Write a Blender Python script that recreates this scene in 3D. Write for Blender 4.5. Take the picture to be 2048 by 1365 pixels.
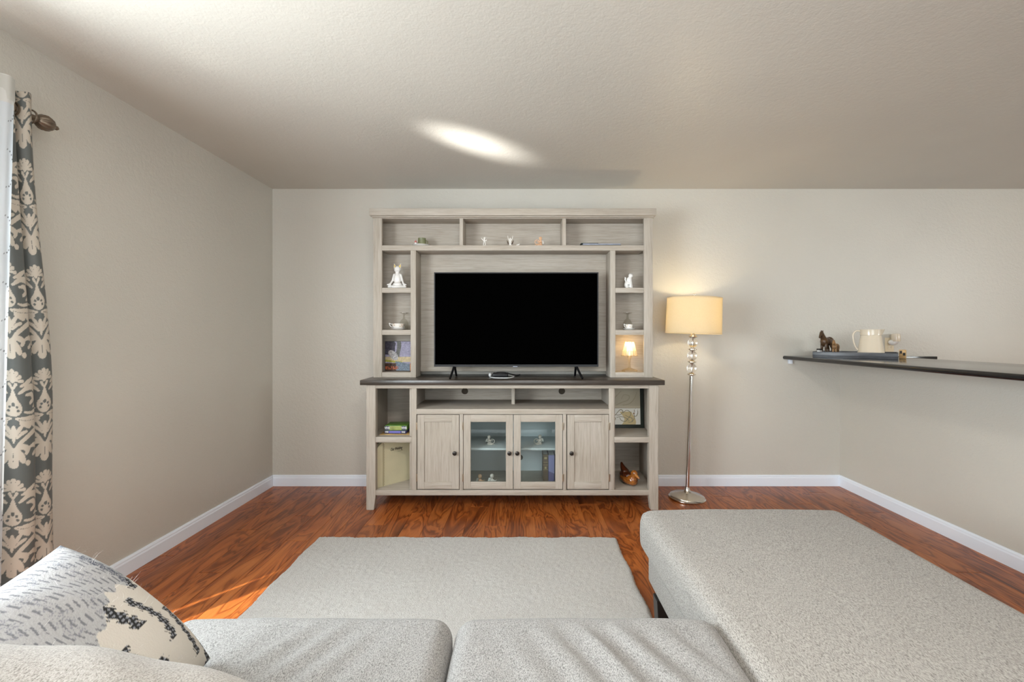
import bpy, bmesh, math, random
import numpy as np
from mathutils import Vector, Matrix, noise as mnoise

for _o in list(bpy.data.objects):
    bpy.data.objects.remove(_o, do_unlink=True)
scene = bpy.context.scene
COL = scene.collection
R = math.radians
PI = math.pi
random.seed(7)
rng = np.random.default_rng(7)

# ------------------------------------------------------------------ camera
FPX, VX, VY, CAMZ = 910.0, 1042.0, 671.0, 1.237
cam = bpy.data.cameras.new('camera')
cam.sensor_width = 36.0
cam.lens = FPX / 2048.0 * 36.0
cam.shift_x = -(VX - 1024.0) / 2048.0
cam.shift_y = -(682.5 - VY) / 2048.0
cam.clip_start = 0.02
camo = bpy.data.objects.new('camera', cam)
camo.location = (0, 0, CAMZ)
camo.rotation_euler = (R(90), 0, 0)
COL.objects.link(camo)
scene.camera = camo

def X(px, Y): return (px - VX) / FPX * Y
def Z(py, Y): return CAMZ - (py - VY) / FPX * Y

# ------------------------------------------------------------------ world, lights, exposure
scene.view_settings.view_transform = 'Standard'
scene.view_settings.look = 'None'
scene.view_settings.gamma = 1.0
scene.view_settings.use_curve_mapping = False
scene.view_settings.exposure = 0.05

world = bpy.data.worlds.new('world')
scene.world = world
world.use_nodes = True
_bg = world.node_tree.nodes['Background']
_bg.inputs[0].default_value = (0.72, 0.86, 1.0, 1)
_bg.inputs[1].default_value = 1.5

def light(name, kind, loc, target, energy, color, **kw):
    l = bpy.data.lights.new(name, kind)
    l.energy = energy
    l.color = color
    for k, v in kw.items():
        setattr(l, k, v)
    o = bpy.data.objects.new(name, l)
    o.location = loc
    d = Vector(target) - Vector(loc)
    o.rotation_euler = d.to_track_quat('-Z', 'Y').to_euler()
    COL.objects.link(o)
    return o

# sun through the left window (makes the small bright patch on the boards)
_e = R(55)
_d = Vector((0.656 * math.cos(_e), 0.755 * math.cos(_e), -math.sin(_e)))
light('sun', 'SUN', (-4, -1, 5), Vector((-4, -1, 5)) + _d, 11.0, (1.0, 0.93, 0.82), angle=R(0.6))
# area panels: daylight in the two windows, plus fill added upwards and from behind
light('window_sky', 'AREA', (-2.13, 0.58, 1.44), (0, 0.8, 0.9), 112, (0.86, 0.94, 1.0), shape='RECTANGLE', size=1.75, size_y=1.1)
light('window_up_fill', 'AREA', (-2.11, 0.58, 1.22), (1.2, 2.4, 2.2), 36, (0.98, 1.0, 1.0), shape='RECTANGLE', size=1.75, size_y=0.8)  # up-tilted panel added to brighten the ceiling
light('rear_fill', 'AREA', (0.4, -3.10, 1.15), (0.4, 2, 0.6), 108, (0.96, 0.99, 1.0), shape='RECTANGLE', size=3.2, size_y=1.9)  # unseen fill panel added behind the camera
light('rear_up_fill', 'AREA', (0.4, -3.08, 0.7), (0.4, 0.6, 2.6), 6, (0.98, 1.0, 1.0), shape='RECTANGLE', size=3.2, size_y=1.2)  # second rear panel, tilted up as added ceiling fill
light('kitchen_window_daylight', 'AREA', (6.02, 0.7, 1.62), (0, 2.2, 1.9), 58, (0.98, 0.99, 0.97), shape='RECTANGLE', size=1.2, size_y=0.9)
# spots added to imitate sunlight glinting onto the ceiling
light('added_glint_spot', 'SPOT', (-1.98, 1.30, 1.42), (-0.27, 2.86, 2.44), 1500, (1.0, 0.99, 0.96), spot_size=R(7.5), spot_blend=1.0, shadow_soft_size=0.09)
light('added_glint_faint', 'SPOT', (-1.98, 0.95, 1.42), (-1.36, 1.98, 2.44), 14, (1.0, 0.99, 0.96), spot_size=R(9), spot_blend=1.0, shadow_soft_size=0.08)

# ------------------------------------------------------------------ materials
def srgb(r, g, b):
    def f(c):
        c /= 255.0
        return c / 12.92 if c <= 0.04045 else ((c + 0.055) / 1.055) ** 2.4
    return (f(r), f(g), f(b), 1.0)

class NT:
    def __init__(self, name):
        self.m = bpy.data.materials.new(name)
        self.m.use_nodes = True
        self.t = self.m.node_tree
        self.b = self.t.nodes['Principled BSDF']
        self.out = self.t.nodes['Material Output']
    def n(self, typ, **kw):
        nd = self.t.nodes.new(typ)
        for k, v in kw.items():
            setattr(nd, k, v)
        return nd
    def l(self, a, b):
        self.t.links.new(a, b)
    def coord(self, scale=(1, 1, 1), rnd=0.0, rot=(0, 0, 0)):
        tc = self.n('ShaderNodeTexCoord')
        mp = self.n('ShaderNodeMapping')
        mp.inputs['Scale'].default_value = scale
        mp.inputs['Rotation'].default_value = rot
        src = tc.outputs['Object']
        if rnd:
            oi = self.n('ShaderNodeObjectInfo')
            mul = self.n('ShaderNodeVectorMath', operation='SCALE')
            cx = self.n('ShaderNodeCombineXYZ')
            for k in (0, 1, 2):
                self.l(oi.outputs['Random'], cx.inputs[k])
            self.l(cx.outputs[0], mul.inputs[0])
            mul.inputs['Scale'].default_value = rnd
            ad = self.n('ShaderNodeVectorMath', operation='ADD')
            self.l(src, ad.inputs[0]); self.l(mul.outputs[0], ad.inputs[1])
            src = ad.outputs[0]
        self.l(src, mp.inputs['Vector'])
        return mp.outputs[0]
    def noise(self, vec, scale, detail=3, rough=0.5, dist=0.0):
        nz = self.n('ShaderNodeTexNoise')
        nz.inputs['Scale'].default_value = scale
        nz.inputs['Detail'].default_value = detail
        nz.inputs['Roughness'].default_value = rough
        nz.inputs['Distortion'].default_value = dist
        self.l(vec, nz.inputs['Vector'])
        return nz.outputs['Fac']
    def ramp(self, fac, stops):
        r = self.n('ShaderNodeValToRGB')
        el = r.color_ramp.elements
        while len(el) < len(stops):
            el.new(0.5)
        for e, (p, c) in zip(el, stops):
            e.position = p
            e.color = c
        self.l(fac, r.inputs[0])
        return r.outputs[0]
    def mix(self, fac, a, b, mode='MIX'):
        mx = self.n('ShaderNodeMix', data_type='RGBA', blend_type=mode)
        for i, v in ((0, fac), (6, a), (7, b)):
            if isinstance(v, (float, int)):
                mx.inputs[i].default_value = v
            elif isinstance(v, tuple):
                mx.inputs[i].default_value = v
            else:
                self.l(v, mx.inputs[i])
        return mx.outputs[2]
    def bump(self, h, strength, dist):
        b = self.n('ShaderNodeBump')
        b.inputs['Strength'].default_value = strength
        b.inputs['Distance'].default_value = dist
        self.l(h, b.inputs['Height'])
        self.l(b.outputs[0], self.b.inputs['Normal'])
    def col(self, c):
        if isinstance(c, tuple):
            self.b.inputs['Base Color'].default_value = c
        else:
            self.l(c, self.b.inputs['Base Color'])
    def set(self, **kw):
        names = {'rough': 'Roughness', 'metal': 'Metallic', 'spec': 'Specular IOR Level', 'trans': 'Transmission Weight',
                 'ior': 'IOR', 'coat': 'Coat Weight', 'sheen': 'Sheen Weight', 'alpha': 'Alpha', 'sss': 'Subsurface Weight'}
        for k, v in kw.items():
            self.b.inputs[names[k]].default_value = v

M = {}
def simple(name, c, rough=0.5, spec=0.5, metal=0.0, coat=0.0, var=0.0, vs=40.0):
    t = NT(name)
    t.set(rough=rough, spec=spec, metal=metal, coat=coat)
    if var:
        f = t.noise(t.coord(), vs, 4)
        a = tuple(max(0, x * (1 - var)) for x in c[:3]) + (1,)
        b = tuple(min(1, x * (1 + var)) for x in c[:3]) + (1,)
        t.col(t.ramp(f, [(0.3, a), (0.7, b)]))
    else:
        t.col(c)
    M[name] = t.m
    return t.m

def wall_mat(name, c, bumpk=0.35):
    t = NT(name)
    v = t.coord()
    f = t.noise(v, 1.3, 3)
    a = tuple(x * 0.97 for x in c[:3]) + (1,)
    b = tuple(min(1, x * 1.03) for x in c[:3]) + (1,)
    t.col(t.ramp(f, [(0.3, a), (0.7, b)]))
    t.set(rough=0.40, spec=0.5)
    h1 = t.noise(v, 38, 4, 0.55, 0.6)
    h2 = t.noise(v, 120, 2)
    h = t.mix(0.3, h1, h2)
    t.bump(h, bumpk, 0.006)
    M[name] = t.m
WALLC = (0.59, 0.56, 0.497, 1)
wall_mat('wall_paint', WALLC, 0.55)
wall_mat('ceiling_paint', (0.61, 0.578, 0.515, 1), 0.3)
simple('trim_white', (0.84, 0.89, 0.97, 1), 0.35)
simple('exterior_grey', (0.4, 0.4, 0.4, 1), 0.8)

def wood_white(name, axis):
    t = NT(name)
    sc = {'x': (3, 60, 60), 'z': (60, 60, 3), 'y': (60, 3, 60)}[axis]
    sf = {'x': (9, 260, 260), 'z': (260, 260, 9), 'y': (260, 9, 260)}[axis]
    f1 = t.noise(t.coord(sc, 3.0), 1.0, 4, 0.6, 0.8)
    f2 = t.noise(t.coord(sf, 5.0), 1.0, 3, 0.6)
    f3 = t.noise(t.coord((2.5, 2.5, 2.5), 2.0), 1.0, 2)
    c = t.ramp(f1, [(0.2, srgb(166, 156, 143)), (0.5, srgb(182, 173, 161)), (0.8, srgb(192, 185, 175))])
    c2 = t.ramp(f2, [(0.30, (0.62, 0.58, 0.54, 1)), (0.52, (1, 1, 1, 1))])
    c = t.mix(0.5, c, c2, 'MULTIPLY')
    c3 = t.ramp(f3, [(0.3, (0.94, 0.93, 0.91, 1)), (0.7, (1, 1, 1, 1))])
    t.col(t.mix(1.0, c, c3, 'MULTIPLY'))
    t.set(rough=0.55, spec=0.3)
    t.bump(f2, 0.15, 0.001)
    M[name] = t.m
wood_white('whitewash_x', 'x'); wood_white('whitewash_z', 'z'); wood_white('whitewash_y', 'y')

def dark_top():
    t = NT('dark_top')
    f1 = t.noise(t.coord((3, 45, 45)), 1.0, 5, 0.6, 1.0)
    t.col(t.ramp(f1, [(0.25, srgb(45, 38, 33)), (0.6, srgb(68, 60, 53)), (0.8, srgb(90, 81, 74))]))
    t.set(rough=0.28, spec=0.5)
    M['dark_top'] = t.m
dark_top()

def floor_mat():
    t = NT('plank_wood')
    v = t.coord((1, 1, 1), 37.0)
    def mapped(scale):
        mp = t.n('ShaderNodeMapping'); mp.inputs['Scale'].default_value = scale
        t.l(v, mp.inputs['Vector']); return mp.outputs[0]
    # swirling figure: a stretched, warped field read through a ramp with several dark veins
    fig = t.noise(mapped((6.0, 1.05, 1)), 1.0, 3, 0.5, 1.7)
    c = t.ramp(fig, [(0.26, srgb(92, 42, 14)), (0.36, srgb(132, 68, 27)), (0.42, srgb(166, 92, 42)), (0.455, srgb(108, 52, 20)), (0.49, srgb(160, 88, 40)),
                     (0.535, srgb(176, 102, 48)), (0.565, srgb(126, 64, 26)), (0.61, srgb(170, 98, 46)), (0.74, srgb(184, 112, 58))])
    fine = t.noise(mapped((110, 7, 1)), 1.0, 3, 0.6, 0.8)
    fr = t.ramp(fine, [(0.3, (0.66, 0.57, 0.50, 1)), (0.56, (1, 1, 1, 1))])
    c = t.mix(0.55, c, fr, 'MULTIPLY')
    oi = t.n('ShaderNodeObjectInfo')
    tone = t.ramp(oi.outputs['Random'], [(0.0, (0.86, 0.84, 0.82, 1)), (1.0, (1.1, 1.08, 1.05, 1))])
    t.col(t.mix(1.0, c, tone, 'MULTIPLY'))
    t.set(rough=0.30, spec=0.4)
    t.bump(fine, 0.05, 0.001)
    M['plank_wood'] = t.m
floor_mat()
simple('plank_joint', srgb(214, 170, 126), 0.6)  # pale, so the gaps imitate light caught on plank edges

def fabric(name, light_c, dark_c, sx=260, sy=90, k=(0.36, 0.62), bump=0.5):
    t = NT(name)
    f1 = t.noise(t.coord((sx, sy, sx)), 1.0, 2, 0.6, 0.3)
    f2 = t.noise(t.coord((sx * 1.9, sy * 1.9, sx * 1.9)), 1.0, 2, 0.5)
    m = t.mix(0.4, f1, f2)
    t.col(t.ramp(m, [(k[0], dark_c), (k[0] + 0.09, tuple((a + b) / 2 for a, b in zip(light_c, dark_c))), (k[1], light_c)]))
    t.set(rough=0.95, spec=0.1, sheen=0.15)
    t.bump(m, bump, 0.003)
    M[name] = t.m
fabric('sofa_fabric', srgb(172, 168, 162), srgb(98, 95, 90), 520, 140, (0.37, 0.57))
fabric('cushion_fabric', srgb(166, 164, 161), srgb(92, 91, 90), 520, 210, (0.38, 0.60))
fabric('back_fabric', srgb(158, 154, 148), srgb(104, 100, 95), 520, 330, (0.36, 0.60))
simple('sofa_leg', (0.012, 0.010, 0.009, 1), 0.4)

def rug_mat():
    t = NT('rug_pile')
    f = t.noise(t.coord((190, 190, 190)), 1.0, 3, 0.65)
    f2 = t.noise(t.coord((3, 3, 3)), 1.0, 2)
    c = t.ramp(f, [(0.3, srgb(166, 162, 156)), (0.5, srgb(186, 183, 178)), (0.7, srgb(198, 195, 191))])
    c2 = t.ramp(f2, [(0.3, (0.95, 0.94, 0.93, 1)), (0.7, (1, 1, 1, 1))])
    t.col(t.mix(1.0, c, c2, 'MULTIPLY'))
    t.set(rough=1.0, spec=0.05, sheen=0.2)
    t.bump(f, 0.8, 0.006)
    M['rug_pile'] = t.m
rug_mat()

def attr_mat(name, rough=0.6, spec=0.3, translucent=0.0, weave=0.0):
    t = NT(name)
    a = t.n('ShaderNodeVertexColor', layer_name='Col')
    t.col(a.outputs['Color'])
    t.set(rough=rough, spec=spec)
    if weave:
        f = t.noise(t.coord((300, 300, 300)), 1.0, 2)
        t.bump(f, weave, 0.002)
    M[name] = t.m
attr_mat('damask_cloth', 0.42, 0.45)
attr_mat('printed_paper', 0.5, 0.3)
attr_mat('pillow_weave', 0.95, 0.1, weave=0.6)

def sheer_mat():
    t = NT('sheer_cloth')
    a = t.n('ShaderNodeVertexColor', layer_name='Col')
    t.col(a.outputs['Color'])
    t.set(rough=0.9, spec=0.1)
    tr = t.n('ShaderNodeBsdfTranslucent'); t.l(a.outputs['Color'], tr.inputs['Color'])
    mx = t.n('ShaderNodeMixShader'); mx.inputs[0].default_value = 0.45
    t.l(t.b.outputs[0], mx.inputs[1]); t.l(tr.outputs[0], mx.inputs[2])
    t.l(mx.outputs[0], t.out.inputs['Surface'])
    M['sheer_cloth'] = t.m
sheer_mat()

def shade_mat():
    t = NT('lamp_shade_linen')
    v = t.coord((350, 350, 350))
    f = t.noise(v, 1.0, 2)
    c = t.ramp(f, [(0.3, (0.80, 0.70, 0.50, 1)), (0.7, (0.88, 0.79, 0.60, 1))])
    t.col(c); t.set(rough=0.9, spec=0.1)
    tr = t.n('ShaderNodeBsdfTranslucent'); t.l(c, tr.inputs['Color'])
    mx = t.n('ShaderNodeMixShader'); mx.inputs[0].default_value = 0.5
    t.l(t.b.outputs[0], mx.inputs[1]); t.l(tr.outputs[0], mx.inputs[2])
    t.l(mx.outputs[0], t.out.inputs['Surface'])
    M['lamp_shade_linen'] = t.m
shade_mat()

def glass_mat(name, tint=(1, 1, 1, 1), mixk=0.12, rough=0.02):
    # thin pane / thin-walled glass: mostly see-through with a mirror share
    t = NT(name)
    tr = t.n('ShaderNodeBsdfTransparent'); tr.inputs[0].default_value = tint
    gl = t.n('ShaderNodeBsdfGlossy'); gl.inputs['Roughness'].default_value = rough
    lw = t.n('ShaderNodeLayerWeight'); lw.inputs['Blend'].default_value = 0.5
    pw = t.n('ShaderNodeMath', operation='POWER'); pw.inputs[1].default_value = 4.0
    t.l(lw.outputs['Facing'], pw.inputs[0])
    ad = t.n('ShaderNodeMath', operation='MULTIPLY_ADD'); ad.inputs[1].default_value = 0.8; ad.inputs[2].default_value = 0.03 + mixk; ad.use_clamp = True
    t.l(pw.outputs[0], ad.inputs[0])
    mx = t.n('ShaderNodeMixShader')
    t.l(ad.outputs[0], mx.inputs[0]); t.l(tr.outputs[0], mx.inputs[1]); t.l(gl.outputs[0], mx.inputs[2])
    t.l(mx.outputs[0], t.out.inputs['Surface'])
    M[name] = t.m
glass_mat('cabinet_glass', (0.86, 0.90, 0.90, 1), 0.02)
glass_mat('window_glass', (0.95, 0.97, 0.97, 1), 0.0)
glass_mat('drinking_glass', (0.93, 0.93, 0.91, 1), 0.03, 0.05)
def crystal_mat():
    t = NT('crystal')
    t.col((1, 0.98, 0.95, 1)); t.set(rough=0.02, trans=1.0, ior=1.5)
    M['crystal'] = t.m
crystal_mat()
def lit_acrylic():
    t = NT('lit_acrylic')
    tr = t.n('ShaderNodeBsdfTransparent'); tr.inputs[0].default_value = (1, 0.95, 0.85, 1)
    gl = t.n('ShaderNodeBsdfGlossy'); gl.inputs['Roughness'].default_value = 0.1
    df = t.n('ShaderNodeBsdfTranslucent'); df.inputs[0].default_value = (1, 0.9, 0.7, 1)
    m1 = t.n('ShaderNodeMixShader'); m1.inputs[0].default_value = 0.35
    m2 = t.n('ShaderNodeMixShader'); m2.inputs[0].default_value = 0.28
    t.l(tr.outputs[0], m1.inputs[1]); t.l(gl.outputs[0], m1.inputs[2])
    t.l(m1.outputs[0], m2.inputs[1]); t.l(df.outputs[0], m2.inputs[2])
    t.l(m2.outputs[0], t.out.inputs['Surface'])
    M['lit_acrylic'] = t.m
lit_acrylic()
def emit(name, c, s):
    t = NT(name)
    t.b.inputs['Base Color'].default_value = c
    t.b.inputs['Emission Color'].default_value = c
    t.b.inputs['Emission Strength'].default_value = s
    M[name] = t.m
emit('bulb_glow', (1.0, 0.80, 0.50, 1), 3.0)
emit('kitchen_glow', (1.0, 0.90, 0.74, 1), 18.0)

emit('fill_glow', (1.0, 0.97, 0.92, 1), 112.0)  # glow of the added ceiling light
simple('brushed_nickel', (0.70, 0.66, 0.60, 1), 0.24, 0.5, 1.0)
simple('chrome', (0.78, 0.76, 0.73, 1), 0.12, 0.5, 1.0)
simple('rod_bronze', (0.20, 0.155, 0.115, 1), 0.35, 0.5, 0.7)
simple('knob_bronze', (0.035, 0.030, 0.027, 1), 0.25, 0.6, 0.6)
simple('tv_black', (0.0006, 0.0006, 0.0006, 1), 0.9, 0.0)
simple('tv_bezel', (0.022, 0.022, 0.024, 1), 0.5, 0.3)
simple('black_plastic', (0.005, 0.005, 0.006, 1), 0.45, 0.25)
simple('white_plastic', (0.80, 0.81, 0.80, 1), 0.4)
simple('porcelain', (0.82, 0.80, 0.77, 1), 0.18, 0.5, coat=0.3)
simple('bisque', (0.76, 0.66, 0.58, 1), 0.55, var=0.12, vs=60)
simple('bisque_pale', (0.78, 0.75, 0.70, 1), 0.5, var=0.08, vs=60)
simple('bisque_peach', (0.72, 0.44, 0.26, 1), 0.5, var=0.2, vs=50)
simple('gold', (0.83, 0.62, 0.18, 1), 0.25, 0.5, 1.0)
simple('brown_wing', (0.10, 0.065, 0.04, 1), 0.5, var=0.4, vs=90)
simple('mug_green', (0.17, 0.18, 0.085, 1), 0.35, var=0.2, vs=30)
simple('roof_red', (0.45, 0.12, 0.10, 1), 0.6)
simple('album_cream', srgb(206, 198, 166), 0.45, 0.4, var=0.05, vs=8)
simple('ink_dark', (0.035, 0.03, 0.025, 1), 0.7)
simple('stitch_brown', srgb(120, 108, 76), 0.7)
simple('vhs_green', srgb(88, 130, 40), 0.35, var=0.45, vs=28)
simple('vhs_blue', srgb(46, 44, 96), 0.35, var=0.45, vs=28)
simple('label_lilac', srgb(112, 110, 190), 0.4)
simple('label_olive', srgb(150, 160, 90), 0.4, var=0.3, vs=30)
simple('paper_white', srgb(225, 226, 226), 0.6)
simple('leaflet_tan', srgb(186, 152, 96), 0.6, var=0.3, vs=35)
simple('book_brown', srgb(112, 92, 72), 0.55, var=0.12, vs=30)
simple('book_lavender', srgb(150, 146, 190), 0.5)
simple('book_purple', srgb(104, 96, 140), 0.5)
simple('book_slate', srgb(70, 70, 92), 0.5)
simple('gold_print', srgb(196, 176, 128), 0.5)
simple('frame_green', srgb(22, 32, 24), 0.35)
simple('steel_blue', srgb(150, 155, 170), 0.35, var=0.15, vs=20)
simple('slate_green', srgb(58, 66, 62), 0.4, var=0.3, vs=40)
simple('hole_shade_brown', srgb(72, 62, 50), 0.8)
simple('hole_dark', (0.004, 0.004, 0.004, 1), 0.9)
simple('hinge_brass', (0.60, 0.52, 0.40, 1), 0.3, 0.5, 1.0)
simple('shelf_white', (0.78, 0.80, 0.80, 1), 0.4)
simple('stone_black', (0.010, 0.010, 0.011, 1), 0.14, 0.6, var=0.5, vs=120)
simple('tray_slate', (0.045, 0.047, 0.055, 1), 0.35, 0.5, var=0.2, vs=25)
simple('pitcher_cream', srgb(226, 212, 190), 0.22, 0.5, coat=0.4)
simple('horse_brown', (0.085, 0.045, 0.020, 1), 0.35, 0.5, var=0.5, vs=22)
simple('horse_tan', (0.30, 0.17, 0.075, 1), 0.4, 0.5, var=0.5, vs=25)
simple('box_tan', srgb(206, 168, 112), 0.5)
simple('outlet_almond', srgb(224, 208, 178), 0.4)
simple('red_tag', srgb(170, 40, 40), 0.5)
def duck_mat():
    t = NT('duck_wood')
    f = t.noise(t.coord((14, 14, 30)), 1.0, 4, 0.6, 1.2)
    t.col(t.ramp(f, [(0.3, srgb(92, 44, 14)), (0.55, srgb(150, 88, 30)), (0.75, srgb(196, 136, 66))]))
    t.set(rough=0.16, spec=0.5, coat=0.5)
    M['duck_wood'] = t.m
duck_mat()
simple('duck_dark', srgb(70, 30, 12), 0.16, 0.5, coat=0.5, var=0.3, vs=30)
def floral():
    t = NT('floral_china')
    vo = t.n('ShaderNodeTexVoronoi'); vo.inputs['Scale'].default_value = 95.0
    t.l(t.coord(), vo.inputs['Vector'])
    c = t.ramp(vo.outputs['Distance'], [(0.0, srgb(176, 92, 60)), (0.28, srgb(190, 150, 90)), (0.36, srgb(232, 228, 220))])
    t.col(c); t.set(rough=0.15, coat=0.3)
    M['floral_china'] = t.m
floral()

# ------------------------------------------------------------------ mesh helpers
def mesh_from(name, verts, faces):
    me = bpy.data.meshes.new(name)
    me.from_pydata([tuple(v) for v in verts], [], faces)
    me.update()
    return me

def smooth(me, on=True, angle=None):
    me.polygons.foreach_set('use_smooth', [on] * len(me.polygons))
    if angle is not None:
        try:
            me.set_sharp_from_angle(angle=R(angle))
        except Exception:
            pass
    me.update()

def bm_mesh(bm, name='mesh', sm=None):
    bmesh.ops.recalc_face_normals(bm, faces=bm.faces[:])
    me = bpy.data.meshes.new(name)
    bm.to_mesh(me); bm.free()
    if sm is not None:
        smooth(me, True, sm)
    return me

def link(name, me, mat, parent=None, loc=None, world=True):
    """A mesh object. world=True: vertices are given in world metres even below a (translated) parent."""
    o = bpy.data.objects.new(name, me)
    COL.objects.link(o)
    if mat is not None:
        me.materials.append(M[mat] if isinstance(mat, str) else mat)
    if parent is not None:
        o.parent = parent
        if world and parent.type == 'EMPTY':
            o.location = -parent.location
    if loc is not None:
        o.location = loc
    return o

def tag(o, label=None, cat=None, group=None, kind=None):
    if label: o['label'] = label
    if cat: o['category'] = cat
    if group: o['group'] = group
    if kind: o['kind'] = kind
    return o

def thing(name, label, cat, loc, group=None, rot=0.0):
    o = bpy.data.objects.new(name, None)
    o.empty_display_size = 0.05
    o.location = loc
    o.rotation_euler = (0, 0, rot)
    COL.objects.link(o)
    return tag(o, label, cat, group)

def add_box(bm, x0, x1, y0, y1, z0, z1):
    vs = [bm.verts.new(p) for p in ((x0, y0, z0), (x1, y0, z0), (x1, y1, z0), (x0, y1, z0), (x0, y0, z1), (x1, y0, z1), (x1, y1, z1), (x0, y1, z1))]
    for f in ((0, 3, 2, 1), (4, 5, 6, 7), (0, 1, 5, 4), (1, 2, 6, 5), (2, 3, 7, 6), (3, 0, 4, 7)):
        bm.faces.new([vs[i] for i in f])
    return vs

def box_me(x0, x1, y0, y1, z0, z1, bev=0.0, seg=2):
    bm = bmesh.new()
    add_box(bm, x0, x1, y0, y1, z0, z1)
    if bev:
        bmesh.ops.bevel(bm, geom=bm.edges[:], offset=bev, segments=seg, affect='EDGES', profile=0.5)
    return bm_mesh(bm, 'box', 40 if bev else None)

def boxes_me(lst, bev=0.0):
    bm = bmesh.new()
    for b in lst:
        add_box(bm, *b)
    if bev:
        bmesh.ops.bevel(bm, geom=bm.edges[:], offset=bev, segments=1, affect='EDGES')
    return bm_mesh(bm, 'boxes')

def box(name, mat, parent, x0, x1, y0, y1, z0, z1, bev=0.002, world=True):
    return link(name, box_me(x0, x1, y0, y1, z0, z1, bev), mat, parent, world=world)

def lathe_me(prof, seg=32, c=(0, 0, 0), cap=True, rib=None):
    vs, fs = [], []
    n = len(prof)
    for i, (r, z) in enumerate(prof):
        for k in range(seg):
            a = 2 * PI * k / seg
            rr = r * (rib(a, i / (n - 1)) if rib else 1.0)
            vs.append((c[0] + rr * math.cos(a), c[1] + rr * math.sin(a), c[2] + z))
    for i in range(n - 1):
        for k in range(seg):
            k2 = (k + 1) % seg
            fs.append((i * seg + k, i * seg + k2, (i + 1) * seg + k2, (i + 1) * seg + k))
    if cap:
        fs.append(tuple(range(seg))[::-1])
        fs.append(tuple((n - 1) * seg + k for k in range(seg)))
    me = mesh_from('lathe', vs, fs)
    smooth(me, True, 35)
    return me

def tube_me(path, r, seg=10, cap=True, flat=1.0):
    pts = [Vector(p) for p in path]
    rs = r if isinstance(r, (list, tuple)) else [r] * len(pts)
    vs, fs = [], []
    up = Vector((0, 0, 1))
    prev = None
    for i, p in enumerate(pts):
        t = (pts[min(i + 1, len(pts) - 1)] - pts[max(i - 1, 0)])
        if t.length < 1e-9: t = Vector((0, 0, 1))
        t.normalize()
        if prev is None:
            a = t.cross(up)
            if a.length < 1e-3: a = t.cross(Vector((0, 1, 0)))
            a.normalize()
        else:
            a = prev - t * prev.dot(t)
            if a.length < 1e-6: a = t.cross(up)
            a.normalize()
        prev = a
        b = t.cross(a)
        for k in range(seg):
            an = 2 * PI * k / seg
            vs.append(p + (a * math.cos(an) + b * math.sin(an) * flat) * rs[i])
    for i in range(len(pts) - 1):
        for k in range(seg):
            k2 = (k + 1) % seg
            fs.append((i * seg + k, i * seg + k2, (i + 1) * seg + k2, (i + 1) * seg + k))
    if cap:
        fs.append(tuple(range(seg))[::-1])
        fs.append(tuple((len(pts) - 1) * seg + k for k in range(seg)))
    me = mesh_from('tube', vs, fs)
    bm = bmesh.new(); bm.from_mesh(me); bpy.data.meshes.remove(me)
    return bm_mesh(bm, 'tube', 50)

def bez(pts, n=10):
    """Catmull-Rom through the points."""
    P = [Vector(p) for p in pts]
    out = []
    for i in range(len(P) - 1):
        p0 = P[max(i - 1, 0)]; p1 = P[i]; p2 = P[i + 1]; p3 = P[min(i + 2, len(P) - 1)]
        for k in range(n):
            t = k / n
            out.append(0.5 * ((2 * p1) + (p2 - p0) * t + (2 * p0 - 5 * p1 + 4 * p2 - p3) * t * t + (3 * p1 - p0 - 3 * p2 + p3) * t ** 3))
    out.append(P[-1])
    return out

def prism_me(poly, y0, y1, bev=0.0):
    """Extrude an (x, z) outline along y."""
    bm = bmesh.new()
    a = [bm.verts.new((x, y0, z)) for x, z in poly]
    b = [bm.verts.new((x, y1, z)) for x, z in poly]
    bm.faces.new(a); bm.faces.new(b[::-1])
    n = len(poly)
    for i in range(n):
        j = (i + 1) % n
        bm.faces.new((a[i], b[i], b[j], a[j]))
    if bev:
        bmesh.ops.bevel(bm, geom=bm.edges[:], offset=bev, segments=2, affect='EDGES')
    return bm_mesh(bm, 'prism', 40)

def add_ball(bm, c, r, sub=2, rot=None):
    rr = r if isinstance(r, (list, tuple)) else (r, r, r)
    m = Matrix.Translation(c)
    if rot is not None:
        m = m @ rot
    m = m @ Matrix.Diagonal((rr[0], rr[1], rr[2], 1))
    bmesh.ops.create_icosphere(bm, subdivisions=sub, radius=1.0, matrix=m)

def blob_me(balls=(), chains=(), voxel=0.003, smooth_it=3, tris=()):
    """Union of ellipsoids and tapered limb chains, voxel-fused into one surface."""
    bm = bmesh.new()
    for b in balls:
        add_ball(bm, Vector(b[0]), b[1], 2, b[2] if len(b) > 2 else None)
    for ch in chains:
        for (p, r), (q, s) in zip(ch[:-1], ch[1:]):
            p = Vector(p); q = Vector(q)
            n = max(2, int((q - p).length / (0.45 * min(r, s))) + 1)
            for i in range(n + 1):
                t = i / n
                add_ball(bm, p.lerp(q, t), r + (s - r) * t, 1)
    for t in tris:
        vs = [bm.verts.new(p) for p in t]
        bmesh.ops.convex_hull(bm, input=vs)
    me = bpy.data.meshes.new('blob'); bm.to_mesh(me); bm.free()
    o = bpy.data.objects.new('blob_tmp', me); COL.objects.link(o)
    md = o.modifiers.new('r', 'REMESH'); md.mode = 'VOXEL'; md.voxel_size = voxel
    if smooth_it:
        ms = o.modifiers.new('s', 'SMOOTH'); ms.iterations = smooth_it; ms.factor = 0.5
    dg = bpy.context.evaluated_depsgraph_get()
    out = bpy.data.meshes.new_from_object(o.evaluated_get(dg))
    bpy.data.objects.remove(o, do_unlink=True)
    bpy.data.meshes.remove(me)
    out.materials.clear()
    smooth(out, True)
    return out

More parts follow.
